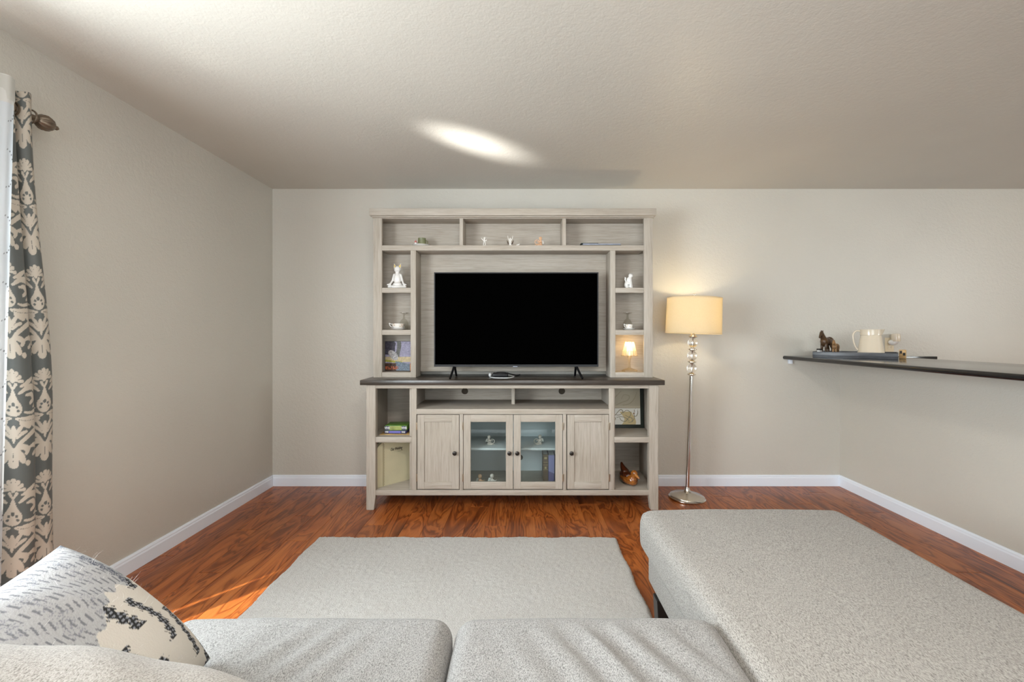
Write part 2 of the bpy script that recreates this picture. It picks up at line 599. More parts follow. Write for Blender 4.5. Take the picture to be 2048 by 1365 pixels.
def text_me(s, size, shear=0.0, extrude=0.0003, offset=0.0):
    cu = bpy.data.curves.new('txt', 'FONT')
    cu.body = s; cu.size = size; cu.shear = shear; cu.extrude = extrude; cu.offset = offset
    cu.align_x = 'CENTER'; cu.align_y = 'CENTER'
    o = bpy.data.objects.new('txt_tmp', cu); COL.objects.link(o)
    dg = bpy.context.evaluated_depsgraph_get()
    me = bpy.data.meshes.new_from_object(o.evaluated_get(dg))
    bpy.data.objects.remove(o, do_unlink=True)
    me.materials.clear()
    return me

def xform(me, mat):
    me.transform(mat); me.update()
    return me

def rbox_me(half, r, cuts, fn=None):
    """Rounded soft box centred on the origin, dense grid; fn(p, n) -> p for puff and wrinkles."""
    bm = bmesh.new()
    bmesh.ops.create_cube(bm, size=2.0)
    bmesh.ops.subdivide_edges(bm, edges=bm.edges[:], cuts=cuts, use_grid_fill=True)
    h = Vector(half)
    inner = Vector((h.x - r, h.y - r, h.z - r))
    for v in bm.verts:
        # pack more grid lines near the edges
        q = Vector([math.copysign(1 - (1 - abs(c)) ** 1.35, c) for c in v.co])
        p = Vector((q.x * h.x, q.y * h.y, q.z * h.z))
        ic = Vector([max(-inner[i], min(inner[i], p[i])) for i in range(3)])
        d = p - ic
        n = d.normalized() if d.length > 1e-9 else Vector((0, 0, 1))
        p = ic + n * r
        if fn:
            p = fn(p, n)
        v.co = p
    return bm_mesh(bm, 'soft', 180)

def grid_sheet(nx, ny, pos, colfn, name='sheet'):
    """Dense grid with a colour attribute; pos(u,v arrays)->(N,3); colfn(u,v)->(N,3) linear."""
    u, v = np.meshgrid(np.linspace(0, 1, nx), np.linspace(0, 1, ny), indexing='ij')
    u = u.ravel(); v = v.ravel()
    P = pos(u, v)
    i, j = np.meshgrid(np.arange(nx - 1), np.arange(ny - 1), indexing='ij')
    a = (i * ny + j).ravel()
    F = np.stack([a, a + ny, a + ny + 1, a + 1], 1)
    me = bpy.data.meshes.new(name)
    me.from_pydata(P.tolist(), [], F.tolist())
    C = colfn(u, v)
    at = me.color_attributes.new('Col', 'FLOAT_COLOR', 'POINT')
    at.data.foreach_set('color', np.concatenate([C, np.ones((len(C), 1))], 1).astype(np.float32).ravel())
    smooth(me, True)
    return me

def struct(name, me, mat, parent=None):
    o = link(name, me, mat, parent)
    if parent is None:
        o['kind'] = 'structure'
    return o

# ------------------------------------------------------------------ the room
XL, XP, XR = -2.042, 2.62, 5.9        # left wall, pony wall face, far kitchen wall
YB, YR = 3.738, -3.0                  # back wall, rear wall
H = 2.44
W1Y0, W1Y1, W1Z0, W1Z1 = -0.35, 1.52, 0.86, 2.02   # left window opening

struct('wall_back', box_me(XL - 0.12, XR + 0.12, YB, YB + 0.12, 0, H), 'wall_paint')
struct('ceiling', box_me(XL - 0.12, XR + 0.12, YR - 0.12, YB + 0.12, H, H + 0.12), 'ceiling_paint')
struct('wall_left', boxes_me([(XL - 0.12, XL, YR, W1Y0, 0, H), (XL - 0.12, XL, W1Y1, YB, 0, H),
                              (XL - 0.12, XL, W1Y0, W1Y1, 0, W1Z0), (XL - 0.12, XL, W1Y0, W1Y1, W1Z1, H)]), 'wall_paint')
struct('wall_rear', boxes_me([(XL - 0.12, -1.3, YR - 0.12, YR, 0, H), (2.1, XR + 0.12, YR - 0.12, YR, 0, H), (-1.3, 2.1, YR - 0.12, YR, 2.1, H)]), 'wall_paint')
struct('wall_right', boxes_me([(XR, XR + 0.12, YR, 0.05, 0, H), (XR, XR + 0.12, 1.35, YB, 0, H),
                               (XR, XR + 0.12, 0.05, 1.35, 0, 1.12), (XR, XR + 0.12, 0.05, 1.35, 2.12, H)]), 'wall_paint')
struct('wall_pony', box_me(XP, XP + 0.13, -0.6, YB, 0, 1.0385), 'wall_paint')

# window in the left wall, unseen door added behind the camera for the fill panels, kitchen window
def window(name, axis, w, y0, y1, z0, z1, split):
    t = 0.045
    if axis == 'x':
        B = lambda a0, a1, b0, b1, d=0.03: (w - d, w + d, a0, a1, b0, b1)
    else:
        B = lambda a0, a1, b0, b1, d=0.03: (a0, a1, w - d, w + d, b0, b1)
    fr = [B(y0, y0 + t, z0, z1), B(y1 - t, y1, z0, z1), B(y0 + t, y1 - t, z0, z0 + t), B(y0 + t, y1 - t, z1 - t, z1)]
    m = (y0 + y1) / 2
    if split:
        fr.append(B(m - t / 2, m + t / 2, z0 + t, z1 - t))
    o = struct(name, boxes_me(fr), 'trim_white')
    if split:
        link('pane', box_me(*B(y0 + t, m - t / 2, z0 + t, z1 - t, 0.003)), 'window_glass', o)
        link('pane', box_me(*B(m + t / 2, y1 - t, z0 + t, z1 - t, 0.003)), 'window_glass', o)
    else:
        link('pane', box_me(*B(y0 + t, y1 - t, z0 + t, z1 - t, 0.003)), 'window_glass', o)
    return o
w1 = window('window_1', 'x', XL - 0.05, W1Y0, W1Y1, W1Z0, W1Z1, True)
link('window_sill', box_me(XL - 0.02, XL + 0.05, W1Y0 - 0.03, W1Y1 + 0.03, W1Z0 - 0.03, W1Z0, 0.004), 'trim_white', w1)
window('unseen_door_1', 'y', YR - 0.06, -1.3, 2.1, 0.0, 2.1, True)
window('window_2', 'x', XR + 0.06, 0.05, 1.35, 1.12, 2.12, False)

# floor: sub-floor slab plus real planks
fl = struct('floor', box_me(XL - 0.12, XR + 0.12, YR - 0.12, YB + 0.12, -0.12, -0.012), 'plank_joint')
PW = 0.1315
def plank_me(w, l):
    bm = bmesh.new()
    add_box(bm, -w / 2, w / 2, -l / 2, l / 2, -0.012, 0)
    top = [e for e in bm.edges if all(abs(v.co.z) < 1e-6 for v in e.verts)]
    bmesh.ops.bevel(bm, geom=top, offset=0.0009, segments=1, affect='EDGES')
    return bm_mesh(bm, 'plank')
_pm = {}
def plank(x0, x1, y0, y1):
    w = round(x1 - x0 - 0.0006, 4); l = round(y1 - y0 - 0.0022, 3)
    if w < 0.02 or l < 0.03: return
    if (w, l) not in _pm:
        me = plank_me(w, l); me.materials.append(M['plank_wood']); _pm[(w, l)] = me
    o = bpy.data.objects.new('plank', _pm[(w, l)])
    o.location = ((x0 + x1) / 2, (y0 + y1) / 2, 0)
    o.parent = fl
    COL.objects.link(o)
PLEN = 1.21
_x = XL - 0.03
_k = 0
while _x < XP - 0.005:
    x0, x1 = max(_x, XL), min(_x + PW, XP)
    off = [0.0, 0.42, 0.83, 0.21, 0.62, 1.02][_k % 6] + random.uniform(-0.06, 0.06)
    y = YB - off
    top = YB
    while top > 0.30:
        bot = max(y, 0.30)
        if top - bot > 0.03:
            plank(x0, x1, bot, top)
        top = bot
        y -= PLEN
    _x += PW; _k += 1
# boards behind the sofa and in the kitchen, past what the photo shows
link('plank_field', boxes_me([(XL, XP, YR, 0.299, -0.012, -0.0005), (XP + 0.13, XR, YR, YB, -0.012, -0.0005), (XP, XP + 0.13, YR, -0.6, -0.012, -0.0005)]), 'plank_wood', fl)['kind'] = 'stuff'

# baseboards
def baseboard(name, p0, p1, nrm):
    d = Vector((p1[0] - p0[0], p1[1] - p0[1], 0)); L = d.length; d.normalize()
    n = Vector((nrm[0], nrm[1], 0))
    prof = [(0, 0), (0.014, 0), (0.014, 0.066), (0.011, 0.074), (0.011, 0.080), (0.006, 0.090), (0, 0.090)]
    vs, fs = [], []
    for t in (0, L):
        for o_, z in prof:
            p = Vector((p0[0], p0[1], 0)) + d * t + n * o_
            vs.append((p.x, p.y, z))
    k = len(prof)
    for i in range(k):
        j = (i + 1) % k
        fs.append((i, j, k + j, k + i))
    fs.append(tuple(range(k))); fs.append(tuple(range(k, 2 * k)))
    me = mesh_from('bb', vs, fs)
    bm = bmesh.new(); bm.from_mesh(me); bpy.data.meshes.remove(me)
    struct(name, bm_mesh(bm, 'baseboard'), 'trim_white')
baseboard('baseboard_back', (XL, YB), (XP, YB), (0, -1))
baseboard('baseboard_left', (XL, YR), (XL, YB), (1, 0))
baseboard('baseboard_right', (XP, -0.6), (XP, YB), (-1, 0))

# kitchen ceiling light (outside the frame; gives the warm sheen on the wall)
kl = thing('unseen_ceiling_lamp', 'round flush kitchen ceiling lamp out of the picture on the right', 'lamp', (4.25, 2.15, H))
link('lamp_base', lathe_me([(0.17, -0.02), (0.17, 0.0)], 32), 'brushed_nickel', kl, world=False)
link('diffuser', lathe_me([(0.01, -0.09), (0.08, -0.083), (0.13, -0.06), (0.155, -0.02)], 32), 'kitchen_glow', kl, world=False)

# unseen ceiling light added above the viewpoint to brighten floor and console
ll = thing('unseen_ceiling_lamp', 'unseen round ceiling light added above the sofa to brighten the room', 'lamp', (0.3, 0.35, H))
link('lamp_base', lathe_me([(0.20, -0.02), (0.20, 0.0)], 32), 'brushed_nickel', ll, world=False)
link('diffuser', lathe_me([(0.01, -0.034), (0.12, -0.032), (0.17, -0.027), (0.185, -0.0205)], 32), 'fill_glow', ll, world=False)
# ------------------------------------------------------------------ tv console
CF = 3.216                         # front plane of the console
sC = FPX / CF
def cx(px): return (px - VX) / sC
def cz(py): return CAMZ - (py - VY) / sC
CB = 3.70                          # its back
CTOP0, CTOP1 = 0.886, 0.921
con = thing('tv_console', 'wide whitewashed wooden tv console with dark brown top under the hutch', 'console', (cx(1025), (CF + CB) / 2, 0))
xl, xr = cx(732.5), cx(1317)
box('console_top', 'dark_top', con, X(719.5, 3.195), X(1330, 3.195), 3.195, 3.715, CTOP0, CTOP1, 0.003)
def leg(x0, x1, inner_left, y0, y1):
    # post that tapers on its inner side below the bottom shelf
    tp = 0.012
    if inner_left:
        poly = [(x0 + tp, 0), (x1, 0), (x1, CTOP0), (x0, CTOP0), (x0, 0.10)]
    else:
        poly = [(x0, 0), (x1 - tp, 0), (x1, 0.10), (x1, CTOP0), (x0, CTOP0)]
    link('leg', prism_me(poly, y0, y1, 0.0025), 'whitewash_z', con)
leg(xl, cx(751), False, CF, CF + 0.045)
leg(cx(1298), xr, True, CF, CF + 0.045)
for x0_, x1_ in ((xl, cx(751)), (cx(1298), xr)):
    link('leg', prism_me([(x0_ + 0.006, 0), (x1_ - 0.006, 0), (x1_, 0.102), (x0_, 0.102)], CB - 0.045, CB, 0.002), 'whitewash_z', con)
for x0, x1 in ((xl + 0.001, xl + 0.011), (xr - 0.011, xr - 0.001)):
    link('side_panel', box_me(x0, x1, CF + 0.045, CB, 0.103, CTOP0, 0.001), 'whitewash_z', con)
# bottom shelf and apron
ZB0, ZB1 = cz(992), cz(981.5)
box('bottom_shelf', 'whitewash_x', con, xl + 0.012, xr - 0.012, CF + 0.004, CB - 0.002, ZB0, ZB1, 0.002)
box('apron', 'whitewash_x', con, cx(751), cx(1298), CF + 0.002, CF + 0.028, cz(777.5), CTOP0, 0.001)
# dividers: face stile plus panel
for a, b, p0, p1 in ((822.5, 832.7, -0.795, -0.777), (1218, 1228.5, 0.652, 0.670)):
    box('stile', 'whitewash_z', con, cx(a), cx(b), CF + 0.003, CF + 0.03, ZB1, cz(777.5), 0.002)
    box('divider', 'whitewash_z', con, p0, p1, CF + 0.03, CB - 0.012, ZB1, CTOP0, 0.001)
# open shelf
ZS1, ZS0 = cz(818.6), cz(829.2)
box('open_shelf', 'whitewash_x', con, cx(832.7) - 0.001, cx(1218) + 0.001, CF + 0.001, CF + 0.03, ZS0, ZS1, 0.002)
box('open_shelf_board', 'whitewash_x', con, -0.777, 0.652, CF + 0.03, CB - 0.012, ZS1 - 0.022, ZS1 - 0.0005, 0.001)
box('shelf_divider', 'whitewash_z', con, X(1023, 3.44), X(1029.5, 3.44), 3.44, CB - 0.012, ZS1, CTOP0, 0.001)
# side cubby shelves
for x0, x1, w0, w1 in ((xl + 0.012, -0.795, cx(751), cx(822.5)), (0.670, xr - 0.012, cx(1228.5), cx(1298))):
    box('cubby_shelf', 'whitewash_x', con, x0, x1, CF + 0.03, CB - 0.012, cz(886), cz(875), 0.001)
    box('shelf_edge', 'whitewash_x', con, w0, w1, CF + 0.003, CF + 0.03, cz(886), cz(875) + 0.0005, 0.002)
# back panels, with round cable holes where the photo shows them
def holed(x0, x1, z0, z1, hx, hz, r, y0, y1):
    bm = bmesh.new()
    n = 32
    rings = []
    for y in (y0, y1):
        c, o = [], []
        for k in range(n):
            a = 2 * PI * k / n
            ca, sa = math.cos(a), math.sin(a)
            c.append(bm.verts.new((hx + r * ca, y, hz + r * sa)))
            tx = ((x1 - hx) if ca > 0 else (x0 - hx)) / ca if abs(ca) > 1e-9 else 1e9
            tz = ((z1 - hz) if sa > 0 else (z0 - hz)) / sa if abs(sa) > 1e-9 else 1e9
            t = min(tx, tz)
            o.append(bm.verts.new((hx + t * ca, y, hz + t * sa)))
        for k in range(n):
            j = (k + 1) % n
            bm.faces.new((c[k], c[j], o[j], o[k]))
        # the four corners
        for qx, qz in ((x0, z0), (x1, z0), (x1, z1), (x0, z1)):
            cand = [k for k in range(n) if abs(o[k].co.x - qx) < 1e-6]
            best = None
            for k in range(n):
                j = (k + 1) % n
                a_, b_ = o[k].co, o[j].co
                onx = abs(a_.x - qx) < 1e-6 or abs(b_.x - qx) < 1e-6
                onz = abs(a_.z - qz) < 1e-6 or abs(b_.z - qz) < 1e-6
                if onx and onz and abs(a_.x - b_.x) > 1e-7 and abs(a_.z - b_.z) > 1e-7:
                    best = (k, j)
            if best:
                q = bm.verts.new((qx, y, qz))
                bm.faces.new((o[best[0]], o[best[1]], q))
        rings.append(c)
    for k in range(n):
        j = (k + 1) % n
        bm.faces.new((rings[0][k], rings[0][j], rings[1][j], rings[1][k]))
    return bm_mesh(bm, 'holed')
HZ = Z(782.5, CB)
link('back_panel', holed(-0.777, -0.06, ZS1, CTOP0, X(930, CB), HZ, 0.0265, CB - 0.012, CB), 'whitewash_x', con)
link('back_panel', holed(-0.06, 0.652, ZS1, CTOP0, X(1123.5, CB), HZ, 0.0265, CB - 0.012, CB), 'whitewash_x', con)
link('back_panel', holed(-0.777, 0.652, ZB1, ZS1 - 0.022, X(1040, CB), Z(915, CB), 0.024, CB - 0.012, CB), 'shelf_white', con)
for x0, x1 in ((xl + 0.012, -0.795), (0.670, xr - 0.012)):
    box('back_panel', 'whitewash_x', con, x0, x1, CB - 0.012, CB, ZB1, CTOP0, 0.0)
for hx0, hz0, hr in ((X(930, CB), HZ, 0.0265), (X(1123.5, CB), HZ, 0.0265), (X(1040, CB), Z(915, CB), 0.024)):  # brown discs behind the holes stand in for the shade inside them
    me = lathe_me([(hr + 0.012, 0.0), (hr + 0.012, 0.004), (hr, 0.006), (0.001, 0.006)], 28)
    xform(me, Matrix.Translation((hx0, CB + 0.0005, hz0)) @ Matrix.Rotation(R(-90), 4, 'X'))
    link('hole_shade_disc', me, 'hole_shade_brown', con)
# white inner shelf of the glazed bay
box('inner_shelf', 'shelf_white', con, -0.43, 0.30, 3.30, CB - 0.012, 0.402, 0.418, 0.002)
for x in (cx(919), cx(1126)):
    box('door_stile', 'whitewash_z', con, x, x + 7 / sC, CF + 0.003, CF + 0.03, ZB1, ZS0, 0.002)
    box('bay_divider', 'shelf_white', con, x + 0.004, x + 0.02, CF + 0.03, CB - 0.012, ZB1, ZS0, 0.0)

# doors
DZ1, DZ0 = cz(830.3), cz(979)
def door(p0, p1, glazed, knob_px, hinge_side, label):
    x0, x1 = cx(p0), cx(p1)
    sw = 14.2 / sC
    y0, y1 = CF, CF + 0.02
    bm = bmesh.new()
    def bx(*a):
        b2 = bmesh.new(); add_box(b2, *a)
        bmesh.ops.bevel(b2, geom=b2.edges[:], offset=0.0012, segments=1, affect='EDGES')
        tmp = bpy.data.meshes.new('t'); b2.to_mesh(tmp); b2.free(); bm.from_mesh(tmp); bpy.data.meshes.remove(tmp)
    bx(x0, x0 + sw, y0, y1, DZ0, DZ1)
    bx(x1 - sw, x1, y0, y1, DZ0, DZ1)
    d = link('door', bm_mesh(bm, 'door'), 'whitewash_z', con)
    d['label'] = label
    for z0, z1 in ((DZ0, DZ0 + sw), (DZ1 - sw, DZ1)):
        link('rail', box_me(x0 + sw, x1 - sw, y0 + 0.0004, y1, z0, z1, 0.0012), 'whitewash_x', d)
    if glazed:
        link('pane', box_me(x0 + sw - 0.004, x1 - sw + 0.004, y0 + 0.010, y0 + 0.013, DZ0 + sw - 0.004, DZ1 - sw + 0.004), 'cabinet_glass', d)
    else:
        link('panel', box_me(x0 + sw - 0.004, x1 - sw + 0.004, y0 + 0.008, y0 + 0.018, DZ0 + sw - 0.004, DZ1 - sw + 0.004), 'whitewash_z', d)
    kx, kz = cx(knob_px), cz(906)
    prof = [(0.010, 0.0), (0.0105, -0.003), (0.006, -0.006), (0.006, -0.012), (0.012, -0.016), (0.0152, -0.021), (0.0145, -0.026), (0.009, -0.0295), (0.002, -0.030)]
    me = lathe_me(prof, 20)
    xform(me, Matrix.Translation((kx, CF, kz)) @ Matrix.Rotation(R(-90), 4, 'X'))
    link('knob', me, 'knob_bronze', d)
    hx = x0 - 0.004 if hinge_side < 0 else x1 + 0.004
    for py in (853, 956):
        z = cz(py)
        hm = boxes_me([(hx - 0.005, hx + 0.005, CF - 0.0015, CF + 0.003, z - 0.024, z + 0.024)])
        h = link('hinge', hm, 'hinge_brass', d)
        # knuckle
        km = lathe_me([(0.0032, -0.027), (0.0038, -0.022), (0.0038, 0.022), (0.0032, 0.027)], 10, (hx, CF - 0.002, z))
        bmx = bmesh.new(); bmx.from_mesh(hm); bmx.from_mesh(km); bmx.to_mesh(hm); bmx.free(); bpy.data.meshes.remove(km)
door(834.5, 918, False, 910, -1, 'solid panel door at the left end')
door(927, 1026, True, 1019, -1, 'glazed door left of the middle')
door(1027.3, 1125, True, 1034.5, 1, 'glazed door right of the middle')
door(1134.5, 1217.3, False, 1142.5, 1, 'solid panel door at the right end')

# ------------------------------------------------------------------ hutch on the console
HF, HB = 3.39, 3.565
sH = FPX / HF
def hx_(px): return (px - VX) / sH
def hz_(py): return CAMZ - (py - VY) / sH
hut = thing('hutch', 'open whitewashed wooden hutch framing the television on top of the console', 'hutch', (cx(1025), (HF + HB) / 2, CTOP1))
z0h = CTOP1 + 0.0005
Lo, Li, Ro, Ri = hx_(746.5), hx_(763.6), hx_(1305.5), hx_(1288)
ZCR = 2.107
for a, b in ((Lo, Li), (Ri, Ro)):
    box('post', 'whitewash_z', hut, a, b, HF, HF + 0.03, z0h, 2.12, 0.002)
for a, b in ((Lo + 0.002, Lo + 0.022), (Ro - 0.022, Ro - 0.002)):
    box('side_panel', 'whitewash_z', hut, a, b, HF + 0.03, HB + 0.02, z0h, 2.12, 0.001)
# crown: wide board with a small cove step under it
cl, cr = X(738.5, 3.355), X(1313, 3.355)
box('crown', 'whitewash_x', hut, cl, cr, 3.355, HB + 0.03, 2.121, 2.174, 0.003)
box('crown_step', 'whitewash_x', hut, cl + 0.011, cr - 0.011, 3.372, HB + 0.025, 2.112, 2.121, 0.002)
box('top_rail', 'whitewash_x', hut, Li, Ri, HF + 0.002, HF + 0.025, ZCR, 2.112, 0.001)
box('long_shelf', 'whitewash_x', hut, Li, Ri, HF + 0.001, HB, hz_(501.3), hz_(490.8), 0.002)
LSZ = hz_(490.8)
for a, b in ((919, 926), (1124.7, 1132)):
    box('upper_divider', 'whitewash_z', hut, hx_(a), hx_(b), HF + 0.003, HB, LSZ, 2.112, 0.001)
S1, S2, S3 = hz_(575.8), hz_(660.2), hz_(745.2)
for a, b, o0, o1 in ((821, 831.5, Lo + 0.022, None), (1220.6, 1231, None, Ro - 0.022)):
    box('inner_post', 'whitewash_z', hut, hx_(a), hx_(b), HF + 0.002, HB, z0h, hz_(501.3), 0.002)
for (a, b), tw in (((Li, hx_(821)), 'l'), ((hx_(1231), Ri), 'r')):
    aa = Lo + 0.022 if tw == 'l' else a
    bb = b if tw == 'l' else Ro - 0.022
    for zt in (S1, S2, S3):
        th = 10.2 / sH
        zb = zt - th if zt != S3 else z0h
        box('cubby_shelf', 'whitewash_x', hut, a, b, HF + 0.003, HF + 0.03, zb, zt, 0.002)
        box('shelf_board', 'whitewash_x', hut, aa, bb, HF + 0.03, HB, zt - 0.02, zt - 0.0004, 0.0)
# back panels
box('back_panel', 'whitewash_x', hut, Lo + 0.022, Ro - 0.022, HB, HB + 0.012, 0.955, 2.112, 0.0)
box('back_rail', 'whitewash_x', hut, hx_(831.5), hx_(1220.6), HB - 0.012, HB, 0.955, Z(735, HB), 0.002)

# ------------------------------------------------------------------ television
TY = 3.355
tx0, tx1 = X(868, TY), X(1197, TY)
tz0, tz1 = Z(734, TY), Z(545, TY)
tv = thing('television', 'large black flat screen television standing inside the hutch', 'television', ((tx0 + tx1) / 2, TY, CTOP1))
bt = 0.0075
bz = 0.016
tf = [(tx0, tx1, TY, TY + 0.03, tz1 - bt, tz1), (tx0, tx1, TY, TY + 0.03, tz0, tz0 + bz),
      (tx0, tx0 + bt, TY, TY + 0.03, tz0 + bz, tz1 - bt), (tx1 - bt, tx1, TY, TY + 0.03, tz0 + bz, tz1 - bt)]
link('bezel', boxes_me(tf), 'tv_bezel', tv)
box('screen', 'tv_black', tv, tx0 + bt, tx1 - bt, TY + 0.003, TY + 0.02, tz0 + bz, tz1 - bt, 0.0)
box('back_cover', 'black_plastic', tv, tx0 + 0.03, tx1 - 0.03, TY + 0.028, TY + 0.065, tz0 + 0.02, tz1 - 0.1, 0.006)
box('sensor_badge', 'steel_blue', tv, X(1026, TY), X(1035, TY), TY - 0.002, TY + 0.01, tz0 - 0.003, tz0 + 0.004, 0.001)
for sgn, ax, fx, bx_ in ((-1, 909, (900, 759), (912.5, 752.5)), (1, 1152, (1165, 758), (1150, 752.5))):
    ax_ = X(ax, TY + 0.02)
    fy = 3.262; by = 3.52
    fxx = X(fx[0], fy); bxx = X(bx_[0], by)
    top = (ax_, TY + 0.025, tz0 + 0.012)
    f = link('foot', tube_me([top, ((ax_ + fxx) / 2, (TY + fy) / 2 + 0.008, (tz0 + CTOP1) / 2 + 0.004), (fxx, fy, CTOP1 + 0.006)], [0.009, 0.0085, 0.008], 8), 'black_plastic', tv)
    link('foot', tube_me([top, (bxx, by, CTOP1 + 0.006)], [0.009, 0.008], 8), 'black_plastic', tv)

# media box in front of the television foot
mb = thing('media_box', 'small black streaming box with white cable on the dark console top', 'electronics', (X(1001, 3.40), 3.40, CTOP1))
z = CTOP1
link('body', box_me(X(985, 3.38), X(1016, 3.38), 3.355, 3.46, z + 0.001, z + 0.034, 0.006), 'black_plastic', mb)
link('lid', lathe_me([(0.04, 0), (0.04, 0.003), (0.034, 0.005)], 24, (X(1002, 3.4), 3.405, z + 0.034)), 'tv_bezel', mb)
link('cable', tube_me(bez([(X(1016, 3.45), 3.45, z + 0.015), (X(1028, 3.42), 3.42, z + 0.006), (X(1018, 3.34), 3.335, z + 0.004), (X(1000, 3.32), 3.325, z + 0.004), (X(988, 3.33), 3.34, z + 0.004), (X(980, 3.4), 3.40, z + 0.004)], 8), 0.003, 8), 'white_plastic', mb)
link('plug', blob_me([((X(980.5, 3.43), 3.43, z + 0.018), (0.014, 0.03, 0.017))], voxel=0.003), 'white_plastic', mb)
link('cable', tube_me(bez([(X(1014, 3.45), 3.455, z + 0.03), (X(1022, 3.47), 3.47, z + 0.02), (X(1034, 3.5), 3.53, z + 0.004), (X(1040, 3.62), 3.62, z + 0.004)], 8), 0.0035, 8), 'black_plastic', mb)
# charging cable tangle and red tag in the open shelf
wt = thing('cable_bundle', 'crumpled white cable bundle hanging under the console top in the open shelf', 'cable', (X(1065, 3.45), 3.45, 0.86))
pts = []
for i in range(26):
    pts.append((X(1050 + i * 1.2, 3.42) + random.uniform(-0.012, 0.012), 3.42 + random.uniform(-0.015, 0.015), 0.868 + random.uniform(-0.027, 0.008)))
link('cable', tube_me(bez(pts, 4), 0.0042, 6), 'white_plastic', wt)
link('tie', tube_me([(X(1064, 3.42), 3.42, 0.886), (X(1064, 3.42), 3.42, 0.862)], 0.004, 6), 'white_plastic', wt)
tag(link('price_tag', prism_me([(X(971, 3.42), 0.886), (X(984, 3.42), 0.886), (X(980, 3.42), 0.859), (X(976, 3.42), 0.857)], 3.42, 3.421), 'red_tag'),
    'tiny red paper tag hanging below the console top', 'tag')

# ------------------------------------------------------------------ floor lamp
LY = 3.45
sL = FPX / LY
lb = (X(1374, LY), LY)
lamp = thing('floor_lamp', 'floor lamp with glowing cream drum shade and clear balls beside the console', 'lamp', (lb[0], lb[1], 0))
lamp.rotation_euler = (0, R(2.1), 0)
def lz(py): return (CAMZ - (py - VY) / sL)
link('base', lathe_me([(0.128, 0.0), (0.135, 0.004), (0.135, 0.010), (0.128, 0.016), (0.126, 0.021), (0.118, 0.026), (0.095, 0.030), (0.090, 0.034), (0.070, 0.036), (0.064, 0.041), (0.045, 0.043),
                       (0.030, 0.050), (0.022, 0.062), (0.019, 0.075), (0.017, 0.085)], 48), 'brushed_nickel', lamp, world=False)
link('pole', lathe_me([(0.0135, 0.083), (0.0135, lz(751.5))], 24), 'chrome', lamp, world=False)
def disc(py, r=0.032):
    z = lz(py)
    link('collar', lathe_me([(0.010, z - 0.014), (0.018, z - 0.010), (r, z - 0.002), (r, z + 0.002), (0.018, z + 0.008), (0.012, z + 0.012)], 28), 'brushed_nickel', lamp, world=False)
for py in (749, 724, 699): disc(py)
for py in (737, 711.5, 686):
    z = lz(py)
    r = 0.0365
    prof = [(max(0.0015, r * math.sin(t)), z - r * math.cos(t)) for t in np.linspace(0.02, PI - 0.02, 17)]
    link('glass_ball', lathe_me(prof, 28), 'crystal', lamp, world=False)
link('inner_rod', lathe_me([(0.0035, lz(751)), (0.0035, lz(600))], 10), 'chrome', lamp, world=False)
link('cap', lathe_me([(0.012, lz(677)), (0.030, lz(675)), (0.032, lz(673.5)), (0.016, lz(670)), (0.010, lz(667))], 28), 'brushed_nickel', lamp, world=False)
sz0, sz1 = lz(667.5), lz(596)
shr0, shr1 = 0.2015, 0.197
sh = link('lamp_shade', lathe_me([(shr0, sz0), (shr1, sz1), (shr1 - 0.002, sz1), (shr0 - 0.002, sz0), (shr0, sz0)], 64, cap=False), 'lamp_shade_linen', lamp, world=False)
for rr, zz in ((shr0 + 0.001, sz0), (shr1 + 0.001, sz1 - 0.008)):
    link('trim_band', lathe_me([(rr, zz), (rr, zz + 0.008), (rr - 0.003, zz + 0.008), (rr - 0.003, zz), (rr, zz)], 64, cap=False), 'lamp_shade_linen', sh, world=False)
for k in range(3):
    a = k * 2 * PI / 3 + 0.3
    link('spider_arm', tube_me([(0, 0, sz1 - 0.012), (shr1 * math.cos(a), shr1 * math.sin(a), sz1 - 0.006)], 0.002, 6), 'chrome', sh, world=False)
link('finial', lathe_me([(0.004, sz1 - 0.012), (0.004, sz1 + 0.010), (0.010, sz1 + 0.013), (0.012, sz1 + 0.022), (0.011, sz1 + 0.031), (0.004, sz1 + 0.036)], 16), 'crystal', lamp, world=False)
link('bulb', lathe_me([(0.012, sz0 + 0.03), (0.014, sz0 + 0.06), (0.030, sz0 + 0.10), (0.031, sz0 + 0.12), (0.022, sz0 + 0.142), (0.004, sz0 + 0.15)], 20), 'bulb_glow', lamp, world=False)
_pl = bpy.data.lights.new('bulb_light', 'POINT')
_pl.energy = 6.2; _pl.color = (1.0, 0.82, 0.52); _pl.shadow_soft_size = 0.035
_po = bpy.data.objects.new('bulb_light', _pl); COL.objects.link(_po); _po.parent = lamp; _po.location = (0, 0, sz0 + 0.165)

# ------------------------------------------------------------------ bar counter on the pony wall
KT1 = CAMZ - 0.168; KT0 = KT1 - 0.030
ctr = thing('bar_counter', 'polished black stone bar counter on the low wall at right', 'counter', (2.54, 1.6, KT1))
bm = bmesh.new()
add_box(bm, 2.15, 2.92, -0.75, YB - 0.002, KT0, KT1)
ed = [e for e in bm.edges if all(v.co.x < 2.2 for v in e.verts) and abs(e.verts[0].co.y - e.verts[1].co.y) > 1] + [e for e in bm.edges if all(v.co.x > 2.9 for v in e.verts) and abs(e.verts[0].co.y - e.verts[1].co.y) > 1]
bmesh.ops.bevel(bm, geom=ed, offset=0.0145, segments=6, affect='EDGES', profile=0.5)
link('slab', bm_mesh(bm, 'slab', 40), 'stone_black', ctr)
box('rear_ledge', 'stone_black', ctr, 2.922, X(1870, YB), YB - 0.022, YB - 0.002, Z(718.8, YB), Z(713.2, YB), 0.002)
box('wall_cleat', 'trim_white', ctr, 2.19, 2.215, YB - 0.03, YB - 0.002, KT0 - 0.035, KT0 - 0.0005, 0.002)
